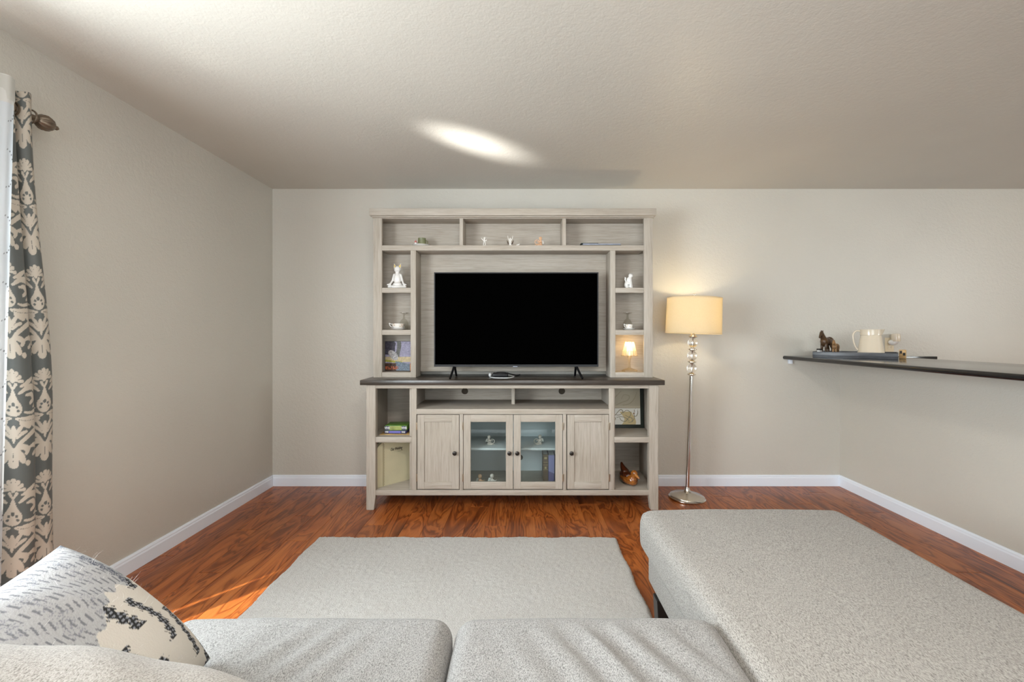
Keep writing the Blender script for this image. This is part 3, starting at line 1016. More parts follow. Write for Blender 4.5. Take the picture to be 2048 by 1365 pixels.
box('support_strip', 'wall_paint', ctr, 2.216, XP, YB - 0.012, YB - 0.001, KT0 - 0.035, KT0 - 0.0005, 0.002)

# ------------------------------------------------------------------ rug
RX0, RX1, RY0, RY1 = -1.235, 0.574, 0.75, 2.766
def rug():
    nx, ny = 200, 222
    def pos(u, v):
        x = RX0 + (RX1 - RX0) * u; y = RY0 + (RY1 - RY0) * v
        e = np.minimum(np.minimum(u * (RX1 - RX0), (1 - u) * (RX1 - RX0)), np.minimum(v * (RY1 - RY0), (1 - v) * (RY1 - RY0)))
        z = 0.014 * np.sqrt(np.clip(e / 0.014, 0, 1)) + rng.normal(0, 0.0016, len(u)) * np.clip(e / 0.014, 0, 1) + 0.001
        wob = 0.004 * np.sin(x * 17 + y * 3) + 0.002 * np.sin(x * 53 + 1.0)
        y = y + wob * v
        x = x + (0.004 * np.sin(y * 19) + rng.normal(0, 0.0012, len(u))) * np.abs(u * 2 - 1)
        return np.stack([x, y, z], 1)
    me = grid_sheet(nx, ny, pos, lambda u, v: np.ones((len(u), 3)))
    # close it underneath
    bm = bmesh.new(); bm.from_mesh(me)
    be = [e for e in bm.edges if e.is_boundary]
    r = bmesh.ops.extrude_edge_only(bm, edges=be)
    for v in [g for g in r['geom'] if isinstance(g, bmesh.types.BMVert)]:
        v.co.z = 0.0005
    bm.to_mesh(me); bm.free(); smooth(me, True)
    me.materials.append(M['rug_pile'])
    o = bpy.data.objects.new('area_rug', me); COL.objects.link(o)
    tag(o, 'cream low pile area rug on the wood floor before the sofa', 'rug')
rug()

# ------------------------------------------------------------------ sectional sofa
SZ = 0.47
sofa = thing('sectional_sofa', 'light grey heathered sectional sofa with chaise in the foreground', 'sofa', (0.1, 1.0, 0))
link('base_frame', box_me(-0.95, 1.40, 0.14, 1.235, 0.15, 0.292, 0.02, 3), 'sofa_fabric', sofa)
link('chaise_base', box_me(0.552, 1.395, 1.2, 1.985, 0.165, 0.292, 0.018, 3), 'sofa_fabric', sofa)
link('back_frame', box_me(-1.10, 1.42, 0.08, 0.28, 0.15, 0.68, 0.05, 4), 'sofa_fabric', sofa)
link('arm', box_me(-1.10, -0.952, 0.12, 1.17, 0.15, 0.49, 0.04, 4), 'sofa_fabric', sofa)
def ntex(p, s, o=0.0):
    return mnoise.noise(Vector((p.x * s + o, p.y * s - o, p.z * s)))
def seat(name, x0, x1, y0, y1, wr):
    hx, hy, hz = (x1 - x0) / 2, (y1 - y0) / 2, (SZ - 0.285) / 2
    def fn(p, n):
        a = 1 - (p.x / hx) ** 2; b = 1 - (p.y / hy) ** 2
        q = p.copy()
        if n.z > 0.2:
            q.z += 0.012 * max(0, a) * max(0, b)
        q.y += 0.012 * max(0, a) * (1 if p.y > 0 else -1) * abs(n.y)
        q += n * wr(p, n)
        q += n * 0.0022 * ntex(p, 9, x0)
        return q
    me = rbox_me((hx, hy, hz), 0.052, 90, fn)
    xform(me, Matrix.Translation(((x0 + x1) / 2, (y0 + y1) / 2, (SZ + 0.285) / 2)))
    return link(name, me, 'cushion_fabric', sofa)
def wr1(p, n):
    s = p.x * 0.9 - p.y * 0.45
    w = math.exp(-((p.x - 0.05) / 0.16) ** 2)
    w *= max(0.0, min(1.0, (0.385 - p.y) / 0.13))
    return 0.0045 * w * math.sin(s * 75 + 2 * ntex(p, 3)) * max(0.0, n.z) ** 2
def wr2(p, n):
    # pulled folds running front to back, strongest right of the middle
    s = p.x + 0.42 * p.y + 0.02 * ntex(p, 4)
    w = math.exp(-((p.x - 0.06) / 0.20) ** 2) * (0.45 + 0.55 * min(1, max(0, (p.y + 0.4) / 0.7)))
    r = math.sin(s * 62) 
    w *= max(0.0, min(1.0, (0.385 - p.y) / 0.13))
    return 0.0110 * w * (r if r > 0 else r * 0.6) * max(0.0, n.z) ** 1.6 + 0.0012 * w * math.sin(s * 150 + 3 * ntex(p, 5)) * max(0, n.z)
seat('seat_cushion', -0.935, -0.182, 0.44, 1.262, wr1)
seat('seat_cushion', -0.176, 0.532, 0.44, 1.262, wr2)
def chaise():
    x0, x1, y0, y1, z0, z1 = 0.536, 1.415, 0.44, 2.03, 0.285, SZ
    hx, hy, hz = (x1 - x0) / 2, (y1 - y0) / 2, (z1 - z0) / 2
    def fn(p, n):
        q = p.copy()
        bulge = 1 - (p.z / hz) ** 2
        far = max(0, min(1, (p.y + 0.1) / hy))
        if n.x < -0.3: q.x -= 0.016 * (0.4 + 0.6 * far) * (0.5 + 0.5 * bulge)
        if n.z > 0.3: q.z += 0.006 * max(0, 1 - (p.x / hx) ** 2)
        # crisp seam ridge along the top edges
        e = math.exp(-((abs(n.x) - 0.70) / 0.12) ** 2) * (1 if n.z > 0 else 0)
        q += n * 0.003 * e
        q += n * 0.0022 * ntex(p, 6, 3.0)
        return q
    me = rbox_me((hx, hy, hz), 0.05, 80, fn)
    xform(me, Matrix.Translation(((x0 + x1) / 2, (y0 + y1) / 2, (z0 + z1) / 2)))
    link('chaise_cushion', me, 'sofa_fabric', sofa)
chaise()
def backc(x0, x1, y0, y1, z0, z1, lean, wr, seed, droop=0.0):
    hx, hy, hz = (x1 - x0) / 2, (y1 - y0) / 2, (z1 - z0) / 2
    def fn(p, n):
        q = p.copy()
        a = max(0, 1 - (p.x / hx) ** 2); c = max(0, 1 - (p.z / hz) ** 2)
        q.y += 0.035 * a * c * (1 if n.y > 0 else -1) * abs(n.y)
        q.z += 0.006 * a * max(0, n.z)
        if droop:
            td = max(0.0, (p.x - 0.02) / 0.34)
            q.z -= droop * td ** 1.7 * max(0, (p.z / hz + 0.6) / 1.6)
        if wr:
            s = p.x * 0.75 + p.y * 0.9 + 0.03 * ntex(p, 3, seed)
            q += n * (0.0035 * math.sin(s * 60) * max(0.2, n.z) * (0.4 + 0.6 * abs(ntex(p, 4, seed))) + 0.003 * ntex(p, 5, seed))
        return q
    me = rbox_me((hx, hy, hz), 0.095, 56, fn)
    xform(me, Matrix.Translation(((x0 + x1) / 2, (y0 + y1) / 2, (z0 + z1) / 2)) @ Matrix.Rotation(R(lean), 4, 'X'))
    link('back_cushion', me, 'back_fabric', sofa)
backc(-0.95, -0.23, 0.33, 0.578, 0.472, 0.885, 3, True, 1.0, 0.085)
backc(-0.22, 0.535, 0.30, 0.50, 0.455, 0.77, 8, True, 4.0)
backc(0.545, 1.41, 0.30, 0.50, 0.455, 0.77, 8, True, 8.0)
for x, y in ((0.548, 1.83), (1.33, 1.85), (-1.05, 1.05), (-1.05, 0.2), (1.33, 0.2), (0.3, 1.1)):
    zf = 0.0165 if (x + 0.01 < RX1 and y + 0.06 > RY0 and x > RX0) else 0.0
    poly = [(x + 0.008, zf), (x + 0.055, zf), (x + 0.065, 0.166), (x, 0.166)]
    link('leg', prism_me(poly, y, y + 0.06, 0.002), 'sofa_leg', sofa)
# ------------------------------------------------------------------ curtain, sheer and rod
def stroke(P, pts, rad, n=14):
    """Coverage mask: points P (N,2) inside a brush stroke through pts with radii rad."""
    c = np.array([tuple(v)[:2] for v in bez([(a, b, 0) for a, b in pts], n)])
    r = np.interp(np.linspace(0, 1, len(c)), np.linspace(0, 1, len(rad)), rad)
    m = np.zeros(len(P), bool)
    for (a, b), q in zip(c, r):
        m |= (P[:, 0] - a) ** 2 + (P[:, 1] - b) ** 2 < q * q
    return m
DW, DH = 0.22, 0.41
def damask(s, d):
    """s along the cloth, d downwards, metres -> mask of the pale leaf pattern."""
    x = np.abs((s / DW) % 1.0 - 0.5) * 0.30
    y = (d % DH)
    P = np.stack([x, y], 1)
    on = np.zeros(len(x), bool)
    add = lambda pts, rad, n=14: stroke(P, pts, rad, n)
    # flower tuft
    for a, b, r in ((0.0, 0.030, 0.0085), (0.016, 0.036, 0.008), (0.029, 0.048, 0.0075), (0.037, 0.064, 0.007)):
        on |= add([(a * 0.35, 0.066 + (b - 0.066) * 0.3), (a, b)], [0.003, r])
    on |= add([(0, 0.062), (0, 0.072)], [0.011, 0.004])
    on |= add([(0.012, 0.078), (0.0, 0.10)], [0.006, 0.003])
    # teardrop
    drop = add([(0, 0.100), (0, 0.130), (0, 0.168)], [0.002, 0.012, 0.032], 24)
    hole = add([(0, 0.155), (0, 0.156)], [0.007, 0.007]) | add([(0.013, 0.164), (0.0135, 0.164)], [0.005, 0.005]) | add([(0.017, 0.178), (0.0175, 0.178)], [0.005, 0.005])
    on |= drop & ~hole
    # scroll leaves beside the drop
    on |= add([(0.022, 0.112), (0.055, 0.092), (0.092, 0.098), (0.118, 0.125), (0.112, 0.158), (0.085, 0.172)], [0.004, 0.010, 0.013, 0.012, 0.009, 0.004])
    on |= add([(0.05, 0.118), (0.078, 0.122), (0.088, 0.142), (0.07, 0.152)], [0.004, 0.009, 0.009, 0.007])
    on |= add([(0.095, 0.075), (0.125, 0.082), (0.142, 0.105)], [0.008, 0.012, 0.006])
    on |= add([(0.030, 0.084), (0.06, 0.072), (0.085, 0.062)], [0.004, 0.010, 0.006])
    on |= add([(0.042, 0.182), (0.075, 0.190), (0.12, 0.182), (0.146, 0.170)], [0.004, 0.006, 0.007, 0.004])
    # leaf skirt
    on |= add([(0.010, 0.208), (0.045, 0.212), (0.088, 0.222), (0.118, 0.236)], [0.004, 0.013, 0.018, 0.010])
    on |= add([(0.03, 0.222), (0.06, 0.236)], [0.010, 0.012]) | add([(0.085, 0.235), (0.10, 0.25)], [0.012, 0.010])
    # palmette
    on |= add([(0, 0.298), (0, 0.262), (0, 0.240)], [0.003, 0.011, 0.006])
    on |= add([(0.005, 0.276), (0.018, 0.250), (0.028, 0.236)], [0.004, 0.008, 0.006])
    on |= add([(0.010, 0.282), (0.030, 0.262), (0.046, 0.256)], [0.003, 0.007, 0.006])
    # long arcs and curls
    on |= add([(0.008, 0.318), (0.032, 0.290), (0.066, 0.270), (0.105, 0.262), (0.132, 0.278), (0.128, 0.302), (0.108, 0.302)], [0.004, 0.008, 0.010, 0.011, 0.010, 0.008, 0.006], 18)
    # lower acanthus
    on |= add([(0.006, 0.322), (0.030, 0.312), (0.052, 0.324), (0.046, 0.338)], [0.006, 0.011, 0.011, 0.007])
    on |= add([(0.012, 0.330), (0.026, 0.350), (0.034, 0.366)], [0.012, 0.014, 0.010])
    on |= add([(0, 0.336), (0, 0.376)], [0.012, 0.019])
    on |= add([(0.062, 0.318), (0.090, 0.318), (0.116, 0.336)], [0.005, 0.010, 0.004])
    on |= add([(0.052, 0.376), (0.054, 0.378)], [0.010, 0.010])
    on |= add([(0.080, 0.352), (0.104, 0.345), (0.122, 0.362), (0.130, 0.392)], [0.007, 0.010, 0.014, 0.006])
    on |= add([(0.136, 0.338), (0.146, 0.372), (0.138, 0.40)], [0.004, 0.010, 0.006])
    # thin dark veins
    vein = add([(0.10, 0.104), (0.112, 0.128), (0.104, 0.154)], [0.0016, 0.0016]) | add([(0.02, 0.2105), (0.09, 0.222)], [0.0016, 0.0016]) | add([(0, 0.340), (0, 0.37)], [0.0015, 0.0015])
    return on & ~vein

# plan path (x, y) of the gathered cloth, far edge last
plan_bot = [(-2.000, 1.600), (-1.945, 1.615), (-1.960, 1.645), (-1.985, 1.662), (-1.935, 1.680), (-1.893, 1.708), (-1.882, 1.742), (-1.898, 1.774), (-1.962, 1.790), (-1.930, 1.806), (-1.911, 1.838), (-1.924, 1.872), (-1.965, 1.893), (-2.010, 1.885)]
plan_top = [(-1.990, 1.620), (-1.940, 1.630), (-1.950, 1.648), (-1.985, 1.658), (-1.940, 1.672), (-1.922, 1.690), (-1.920, 1.712), (-1.930, 1.732), (-1.985, 1.745), (-1.940, 1.757), (-1.925, 1.780), (-1.945, 1.808), (-1.972, 1.824), (-1.990, 1.820)]
def arc(plan, n):
    c = np.array([tuple(v)[:2] for v in bez([(a, b, 0) for a, b in plan], 24)])
    d = np.concatenate([[0], np.cumsum(np.linalg.norm(np.diff(c, axis=0), axis=1))])
    t = np.linspace(0, d[-1], n)
    return np.stack([np.interp(t, d, c[:, 0]), np.interp(t, d, c[:, 1])], 1), d[-1]
CT, CBT = 2.185, 0.055
def curtain():
    nx, ny = 270, 860
    A, La = arc(plan_bot, nx); B, Lb = arc(plan_top, nx)
    S = La
    def pos(u, v):
        i = np.round(u * (nx - 1)).astype(int)
        k = np.clip((1 - v) * 1.6, 0, 1)[:, None]          # v=1 is the top
        k = k * k * (3 - 2 * k)
        xy = B[i] * (1 - k) + A[i] * k
        z = CBT + (CT - CBT) * v
        xy[:, 0] += 0.006 * np.sin(z * 5 + u * 9) * (1 - v)
        return np.stack([xy[:, 0], xy[:, 1], z + 0.004 * np.sin(u * 40)], 1)
    def colf(u, v):
        m = damask((u - 0.763) * S + DW * 0.5, (1 - v) * (CT - CBT) + 0.176)
        bg = np.array(srgb(90, 93, 91)[:3]); fg = np.array(srgb(188, 178, 164)[:3])
        return np.where(m[:, None], fg, bg)
    me = grid_sheet(nx, ny, pos, colf)
    root = thing('damask_curtain', 'grey floor length curtain with cream damask leaf pattern hanging on the left wall', 'curtain', (-1.95, 1.70, CBT))
    o = link('cloth', me, 'damask_cloth', root)
    md = o.modifiers.new('thick', 'SOLIDIFY'); md.thickness = 0.002
    # dark metal eyelets where the cloth passes the rod
    for y in (1.635, 1.665, 1.735, 1.752, 1.815):
        pts = [(-1.957 + 0.026 * math.cos(a), y, 2.11 + 0.026 * math.sin(a)) for a in np.linspace(0, 2 * PI, 25)]
        link('eyelet', tube_me(pts, 0.0035, 6, False), 'rod_bronze', root)
curtain()

def sheer():
    plan_t = [(-1.955, 1.490), (-1.90, 1.505), (-1.945, 1.530), (-1.895, 1.555), (-1.94, 1.580), (-1.89, 1.610), (-1.915, 1.640), (-1.885, 1.672), (-1.892, 1.700)]
    plan_b = [(-1.955, 1.455), (-1.885, 1.470), (-1.945, 1.492), (-1.88, 1.512), (-1.94, 1.535), (-1.875, 1.560), (-1.905, 1.588), (-1.870, 1.612), (-1.872, 1.632)]
    nx, ny = 150, 420
    A, La = arc(plan_b, nx); B, Lb = arc(plan_t, nx)
    SB, ST = 0.10, 2.195
    def pos(u, v):
        i = np.round(u * (nx - 1)).astype(int)
        k = (1 - v)[:, None]
        xy = B[i] * (1 - k) + A[i] * k
        return np.stack([xy[:, 0], xy[:, 1], SB + (ST - SB) * v], 1)
    def colf(u, v):
        s = (u - 1.0) * La; z = (1 - v) * (ST - SB)
        c = np.tile(np.array(srgb(222, 226, 230)[:3]), (len(u), 1))
        # small grey stitched dots running in loose arcs
        on = np.zeros(len(u), bool)
        for j in range(9):
            for side in (0.012, -0.05, -0.14, -0.23):
                zc = 0.10 + j * 0.245 + (0.12 if side in (-0.05, -0.23) else 0)
                for a in np.linspace(-1.25, 1.25, 12):
                    px = side - 0.055 + 0.05 * math.cos(a); pz = zc + 0.075 * math.sin(a)
                    on |= (s - px) ** 2 + (z - pz) ** 2 < 0.0032 ** 2
        c[on] = np.array(srgb(96, 98, 100)[:3])
        hem = z < 0.10
        c[hem & ~on] = np.array(srgb(228, 226, 222)[:3])
        return c
    me = grid_sheet(nx, ny, pos, colf)
    root = thing('sheer_curtain', 'white sheer curtain with dotted stitching hanging before the damask curtain', 'curtain', (-1.90, 1.40, SB))
    link('cloth', me, 'sheer_cloth', root)
    link('hem_tape', grid_sheet(60, 4, lambda u, v: np.stack([np.interp(u, np.linspace(0, 1, nx), B[:, 0]) + 0.002, np.interp(u, np.linspace(0, 1, nx), B[:, 1]), ST - 0.004 - 0.085 * (1 - v)], 1),
                                lambda u, v: np.tile(np.array(srgb(214, 212, 206)[:3]), (len(u), 1))), 'sheer_cloth', root)
sheer()

rod = thing('curtain_rod', 'dark bronze curtain rod with ribbed finial above the left window', 'curtain rod', (-1.957, 0.6, 2.11))
RX = -1.957
link('rod', tube_me([(RX, -0.55, 2.11), (RX, 1.845, 2.11)], 0.0125, 16), 'rod_bronze', rod)
fm = lathe_me([(0.010, 0.0), (0.016, 0.003), (0.022, 0.010), (0.029, 0.022), (0.031, 0.036), (0.027, 0.052), (0.018, 0.064), (0.010, 0.070), (0.007, 0.073), (0.0085, 0.078), (0.009, 0.083), (0.004, 0.090)], 64,
              rib=lambda a, t: 1 + 0.055 * math.cos(a * 12) * (1 if 0.1 < t < 0.62 else 0))
xform(fm, Matrix.Translation((RX, 1.835, 2.11)) @ Matrix.Rotation(R(-90), 4, 'X'))
link('finial', fm, 'rod_bronze', rod)
for y in (-0.4, 1.54):
    link('bracket', tube_me([(XL, y, 2.09), (-2.0, y, 2.09), (RX, y, 2.094)], 0.008, 8), 'rod_bronze', rod)

# ------------------------------------------------------------------ throw pillow
def pillow():
    n = 240
    a = 0.205; T = 0.102
    verts, cols, faces = [], [], []
    lin = np.linspace(-1, 1, n)
    U, V = np.meshgrid(lin, lin, indexing='ij')
    U = np.sign(U) * (1 - (1 - np.abs(U)) ** 1.3); V = np.sign(V) * (1 - (1 - np.abs(V)) ** 1.3)
    thick = T * (np.clip(1 - np.abs(U) ** 2.6, 0, 1) * np.clip(1 - np.abs(V) ** 2.6, 0, 1)) ** 0.55
    pin = 0.055
    PX = a * U * (1 - pin * (1 - V ** 2)); PY = a * V * (1 - pin * (1 - U ** 2))
    wob = 0.005 * np.sin(U * 9 + V * 4) * np.clip(1 - np.abs(U), 0, 1)
    idx = np.arange(n * n).reshape(n, n)
    top = np.stack([PX, PY, thick + wob * (thick > 0.01)], -1).reshape(-1, 3)
    bot = np.stack([PX, PY, -thick], -1).reshape(-1, 3)
    P = np.concatenate([top, bot])
    F = []
    q = idx[:-1, :-1].ravel(); r = idx[1:, :-1].ravel(); s = idx[1:, 1:].ravel(); t = idx[:-1, 1:].ravel()
    F += np.stack([q, r, s, t], 1).tolist()
    F += (np.stack([q, t, s, r], 1) + n * n).tolist()
    # pattern on the front: rows of broken black brush strokes on cream, thin grey lines elsewhere
    u = U.ravel(); v = V.ravel()
    cream = np.array(srgb(190, 184, 174)[:3]); dark = np.array(srgb(46, 46, 46)[:3]); grey = np.array(srgb(128, 130, 136)[:3])
    C = np.tile(cream, (n * n, 1))
    g2 = np.random.default_rng(3)
    fine = g2.random((n * n,))
    # rows run down the pillow (along v); bold woven marks low down, thin grey threads above
    row = u * 3.6 + 0.15 * np.sin(v * 5) + 0.08 * np.sin(v * 11 + u * 2) + 0.15
    fr = row - np.floor(row); k = np.floor(row).astype(int)
    ragged = 0.07 * np.sin(v * 60 + k * 3) + 0.07 * np.sin(v * 97 + u * 140)
    band = (fr > 0.30 + ragged) & (fr < 0.72 + ragged)
    brk = np.sin(v * 6.5 + k * 2.1 + 0.8) > -0.45
    hatch = (np.sin(v * 150 + u * 22) + np.sin(u * 130 - v * 30)) > -0.55
    m = band & brk
    bold = v < 0.12 + 0.30 * u + 0.07 * np.sin(u * 7) + 0.035 * np.sin(u * 31)
    lines = (np.sin(row * 30 + 0.6 * np.sin(v * 9)) > 0.55) & (np.sin(v * 37 + k * 5 + np.floor(row * 4.8) * 1.7) > -0.2)
    C[m & hatch] = dark
    C[m & ~hatch] = grey
    C[~bold] = np.array(srgb(160, 160, 160)[:3]) * (0.93 + 0.12 * fine[~bold, None])  # upper ground darkened in colour to offset strong window light
    C[(~bold) & lines] = np.array(srgb(112, 113, 117)[:3])
    C[(~bold) & m & (fine > 0.75)] = grey
    C[(~bold) & m & (u > 0.55) & (fine > 0.3)] = np.array(srgb(84, 88, 98)[:3])
    Cb = np.tile(cream, (n * n, 1))
    me = bpy.data.meshes.new('pillow'); me.from_pydata(P.tolist(), [], F)
    at = me.color_attributes.new('Col', 'FLOAT_COLOR', 'POINT')
    CC = np.concatenate([np.concatenate([C, Cb]), np.ones((2 * n * n, 1))], 1).astype(np.float32)
    at.data.foreach_set('color', CC.ravel())
    bm = bmesh.new(); bm.from_mesh(me)
    bmesh.ops.remove_doubles(bm, verts=bm.verts[:], dist=0.0008)
    bm.to_mesh(me); bm.free(); smooth(me, True)
    return me
pil = thing('throw_pillow', 'cream throw pillow with ragged black woven marks standing on the sofa seat', 'pillow', (-0.80, 0.86, 0.48))
_pm_ = pillow()
# local frame: normal leans right and up, local x along the wall direction
_az, _el = 0.2, 0.784
zax = Vector((math.cos(_el) * math.cos(_az), math.cos(_el) * math.sin(_az), math.sin(_el)))
yax = (Vector((0, 0, 1)) - zax * zax.z).normalized()
xax = yax.cross(zax).normalized()
rotm = Matrix((xax, yax, zax)).transposed().to_4x4() @ Matrix.Rotation(0.016, 4, 'Z')
xform(_pm_, Matrix.Translation((-0.816, 0.82, 0.633)) @ rotm)
link('cover', _pm_, 'pillow_weave', pil)
_fz = bmesh.new()
_g = random.Random(5)
_cv = [v.co.copy() for v in _pm_.vertices]
_nv = [v.normal.copy() for v in _pm_.vertices]
_hm_v, _hm_f = [], []
for _ in range(420):
    i = _g.randrange(len(_cv))
    p = _cv[i]; nrm = _nv[i]
    L = _g.uniform(0.006, 0.022)
    d = (nrm + Vector((_g.uniform(-.7, .7), _g.uniform(-.7, .7), _g.uniform(-.3, .7)))).normalized()
    sd = d.cross(Vector((0.3, 0.5, 0.8))).normalized() * 0.00022
    b = len(_hm_v)
    q = p + d * L * 0.5 + Vector((_g.uniform(-.003, .003), _g.uniform(-.003, .003), 0))
    e = p + d * L + Vector((_g.uniform(-.006, .006), _g.uniform(-.006, .006), -0.002))
    _hm_v += [p - sd, p + sd, q + sd * 0.7, q - sd * 0.7, e]
    _hm_f += [(b, b + 1, b + 2, b + 3), (b + 3, b + 2, b + 4)]
_fz.free()
_o = link('fuzz', mesh_from('fuzz', _hm_v, _hm_f), 'paper_white', pil)
_o['kind'] = 'stuff'

# ------------------------------------------------------------------ things on the hutch shelves
TR = LSZ                       # top row shelf height
def on(px, Y, z): return Vector((X(px, Y), Y, z))

# mug on a saucer with a tiny house
sc_ = on(843, 3.464, TR)
sau = thing('saucer', 'white saucer under the green mug on the top shelf', 'saucer', sc_)
link('plate', lathe_me([(0.034, 0.0), (0.038, 0.002), (0.064, 0.010), (0.069, 0.014), (0.066, 0.0145), (0.036, 0.006), (0.002, 0.006)], 36), 'porcelain', sau, world=False)
mug = thing('mug', 'olive green ceramic mug standing on the white saucer', 'mug', sc_ + Vector((0.005, -0.006, 0.0065)))
link('cup', lathe_me([(0.027, 0.0), (0.029, 0.002), (0.0295, 0.02), (0.029, 0.056), (0.030, 0.059), (0.027, 0.059), (0.026, 0.02), (0.002, 0.004)], 32), 'mug_green', mug, world=False)
link('handle', tube_me([(0.026 + 0.016 * math.sin(a), 0.02 * 0, 0.028 - 0.016 * math.cos(a)) for a in np.linspace(0.2, PI - 0.2, 12)], 0.0035, 8), 'mug_green', mug, world=False)
hs = thing('house_figurine', 'tiny white house figurine with red roof on the saucer', 'figurine', sc_ + Vector((-0.040, -0.014, 0.0095)))
link('wall', box_me(-0.0075, 0.0075, -0.0075, 0.0075, 0, 0.024, 0.001), 'porcelain', hs, world=False)
link('roof', prism_me([(-0.0105, 0.022), (0.0105, 0.022), (0, 0.040)], -0.009, 0.009), 'roof_red', hs, world=False)

def cherub(name, label, loc, s, mat, mirror=1, ring=True, wings=True, face=0, pose='sit'):
    """Small sitting cherub holding a hoop: body fused into one mesh, hoop and wings as parts."""
    t = thing(name, label, 'figurine', loc, rot=face)
    k = s; m = mirror
    balls = [((0, 0, 0.32 * k), (0.15 * k, 0.12 * k, 0.22 * k)), ((0, -0.01 * k, 0.70 * k), (0.155 * k, 0.15 * k, 0.17 * k)), ((0, 0.01 * k, 0.09 * k), (0.20 * k, 0.16 * k, 0.10 * k))]
    ch = [[((0.09 * m * k, -0.02 * k, 0.46 * k), 0.055 * k), ((0.24 * m * k, -0.09 * k, 0.36 * k), 0.045 * k), ((0.34 * m * k, -0.10 * k, 0.46 * k), 0.04 * k)],
          [((-0.09 * m * k, -0.02 * k, 0.46 * k), 0.055 * k), ((-0.06 * m * k, -0.15 * k, 0.34 * k), 0.045 * k), ((0.12 * m * k, -0.18 * k, 0.30 * k), 0.04 * k)],
          [((0.08 * m * k, -0.05 * k, 0.10 * k), 0.075 * k), ((0.28 * m * k, -0.14 * k, 0.12 * k), 0.06 * k), ((0.46 * m * k, -0.13 * k, 0.06 * k), 0.045 * k), ((0.54 * m * k, -0.16 * k, 0.09 * k), 0.035 * k)],
          [((-0.08 * m * k, -0.05 * k, 0.10 * k), 0.075 * k), ((0.10 * m * k, -0.20 * k, 0.08 * k), 0.06 * k), ((0.30 * m * k, -0.22 * k, 0.05 * k), 0.045 * k)]]
    link('body', blob_me(balls, ch, voxel=max(0.0012, 0.028 * k), smooth_it=2), mat, t, world=False)
    link('hair', blob_me([((0, 0.03 * k, 0.76 * k), (0.16 * k, 0.14 * k, 0.145 * k))], voxel=max(0.0012, 0.03 * k), smooth_it=1), 'bisque_peach' if mat == 'bisque_peach' else 'bisque', t, world=False)
    if ring:
        c = (0.33 * m * k, -0.12 * k, 0.36 * k)
        pts = [(c[0] + 0.20 * k * math.cos(a), c[1], c[2] + 0.20 * k * math.sin(a)) for a in np.linspace(0, 2 * PI, 25)]
        link('hoop', tube_me(pts, 0.030 * k, 8, False), 'bisque' if mat != 'bisque_peach' else 'bisque_peach', t, world=False)
    if wings:
        for sg in (-1, 1):
            link('wing', blob_me([((-0.16 * m * k + sg * 0.05 * k, 0.13 * k, 0.42 * k), (0.11 * k, 0.035 * k, 0.15 * k)), ((-0.22 * m * k + sg * 0.06 * k, 0.14 * k, 0.32 * k), (0.07 * k, 0.03 * k, 0.12 * k))],
                                 voxel=max(0.0012, 0.026 * k), smooth_it=1), 'bisque_pale', t, world=False)
    return t
# top row: a small standing angel, a tall winged figure, a shell and a peach cherub
an = thing('angel_figurine', 'pale little angel figurine with raised wing on the top shelf', 'figurine', on(969, 3.415, TR))
link('robe', blob_me([((0, 0, 0.048), (0.007, 0.007, 0.008))], [[((0, 0, 0.042), 0.006), ((0.0, 0, 0.036), 0.009)], [((-0.004, 0, 0.034), 0.0035), ((-0.009, 0, 0.0), 0.0035)], [((0.004, 0, 0.034), 0.0035), ((0.008, 0, 0.0), 0.0035)],
                                  [((0.004, -0.002, 0.040), 0.004), ((0.014, -0.004, 0.038), 0.003), ((0.016, -0.004, 0.046), 0.0025)]], voxel=0.0014, smooth_it=1), 'bisque_pale', an, world=False)
link('head', blob_me([((0.001, -0.001, 0.057), 0.0085)], voxel=0.0015, smooth_it=1), 'bisque_pale', an, world=False)
link('wing', blob_me([], [[((-0.003, 0.003, 0.040), 0.004), ((-0.015, 0.003, 0.047), 0.0045), ((-0.025, 0.003, 0.060), 0.002)]], voxel=0.0013, smooth_it=1), 'bisque_pale', an, world=False)
link('base', lathe_me([(0.014, 0.0), (0.014, 0.0025), (0.012, 0.004)], 20), 'bisque_pale', an, world=False)
wf = thing('winged_figurine', 'figurine with two upright feathers and dark brown wings on the top shelf', 'figurine', on(1020.5, 3.420, TR))
link('body', blob_me([((0, 0, 0.022), (0.010, 0.009, 0.022)), ((0, -0.001, 0.050), (0.007, 0.007, 0.012))], [[((0, 0, 0.004), 0.011), ((0.006, -0.005, 0.004), 0.008)]], voxel=0.0014, smooth_it=1), 'bisque_pale', wf, world=False)
for sg in (-1, 1):
    link('wing', blob_me([], [[((sg * 0.006, 0.003, 0.012), 0.004), ((sg * 0.016, 0.003, 0.022), 0.0065), ((sg * 0.025, 0.003, 0.044), 0.002)]], voxel=0.0013, smooth_it=1), 'brown_wing', wf, world=False)
    link('feather', blob_me([], [[((sg * 0.007, 0.0, 0.040), 0.004), ((sg * 0.016, 0.0, 0.058), 0.0035), ((sg * 0.019, 0.001, 0.078), 0.0018)]], voxel=0.0013, smooth_it=1), 'bisque_pale', wf, world=False)
sh_ = on(1036, 3.405, TR)
tag(link('seashell', blob_me([], [[(sh_ + Vector((-0.010, 0, 0.004)), 0.004), (sh_ + Vector((0.004, 0, 0.006)), 0.0055), (sh_ + Vector((0.012, 0, 0.013)), 0.002)]], voxel=0.0013, smooth_it=1), 'porcelain'),
    'tiny white shell beside the dark winged figurine', 'shell')
cherub('cherub_figurine', 'peach coloured cherub figurine with hoop on the top shelf', on(1081, 3.425, TR), 0.080, 'bisque_peach', -1, True, True)
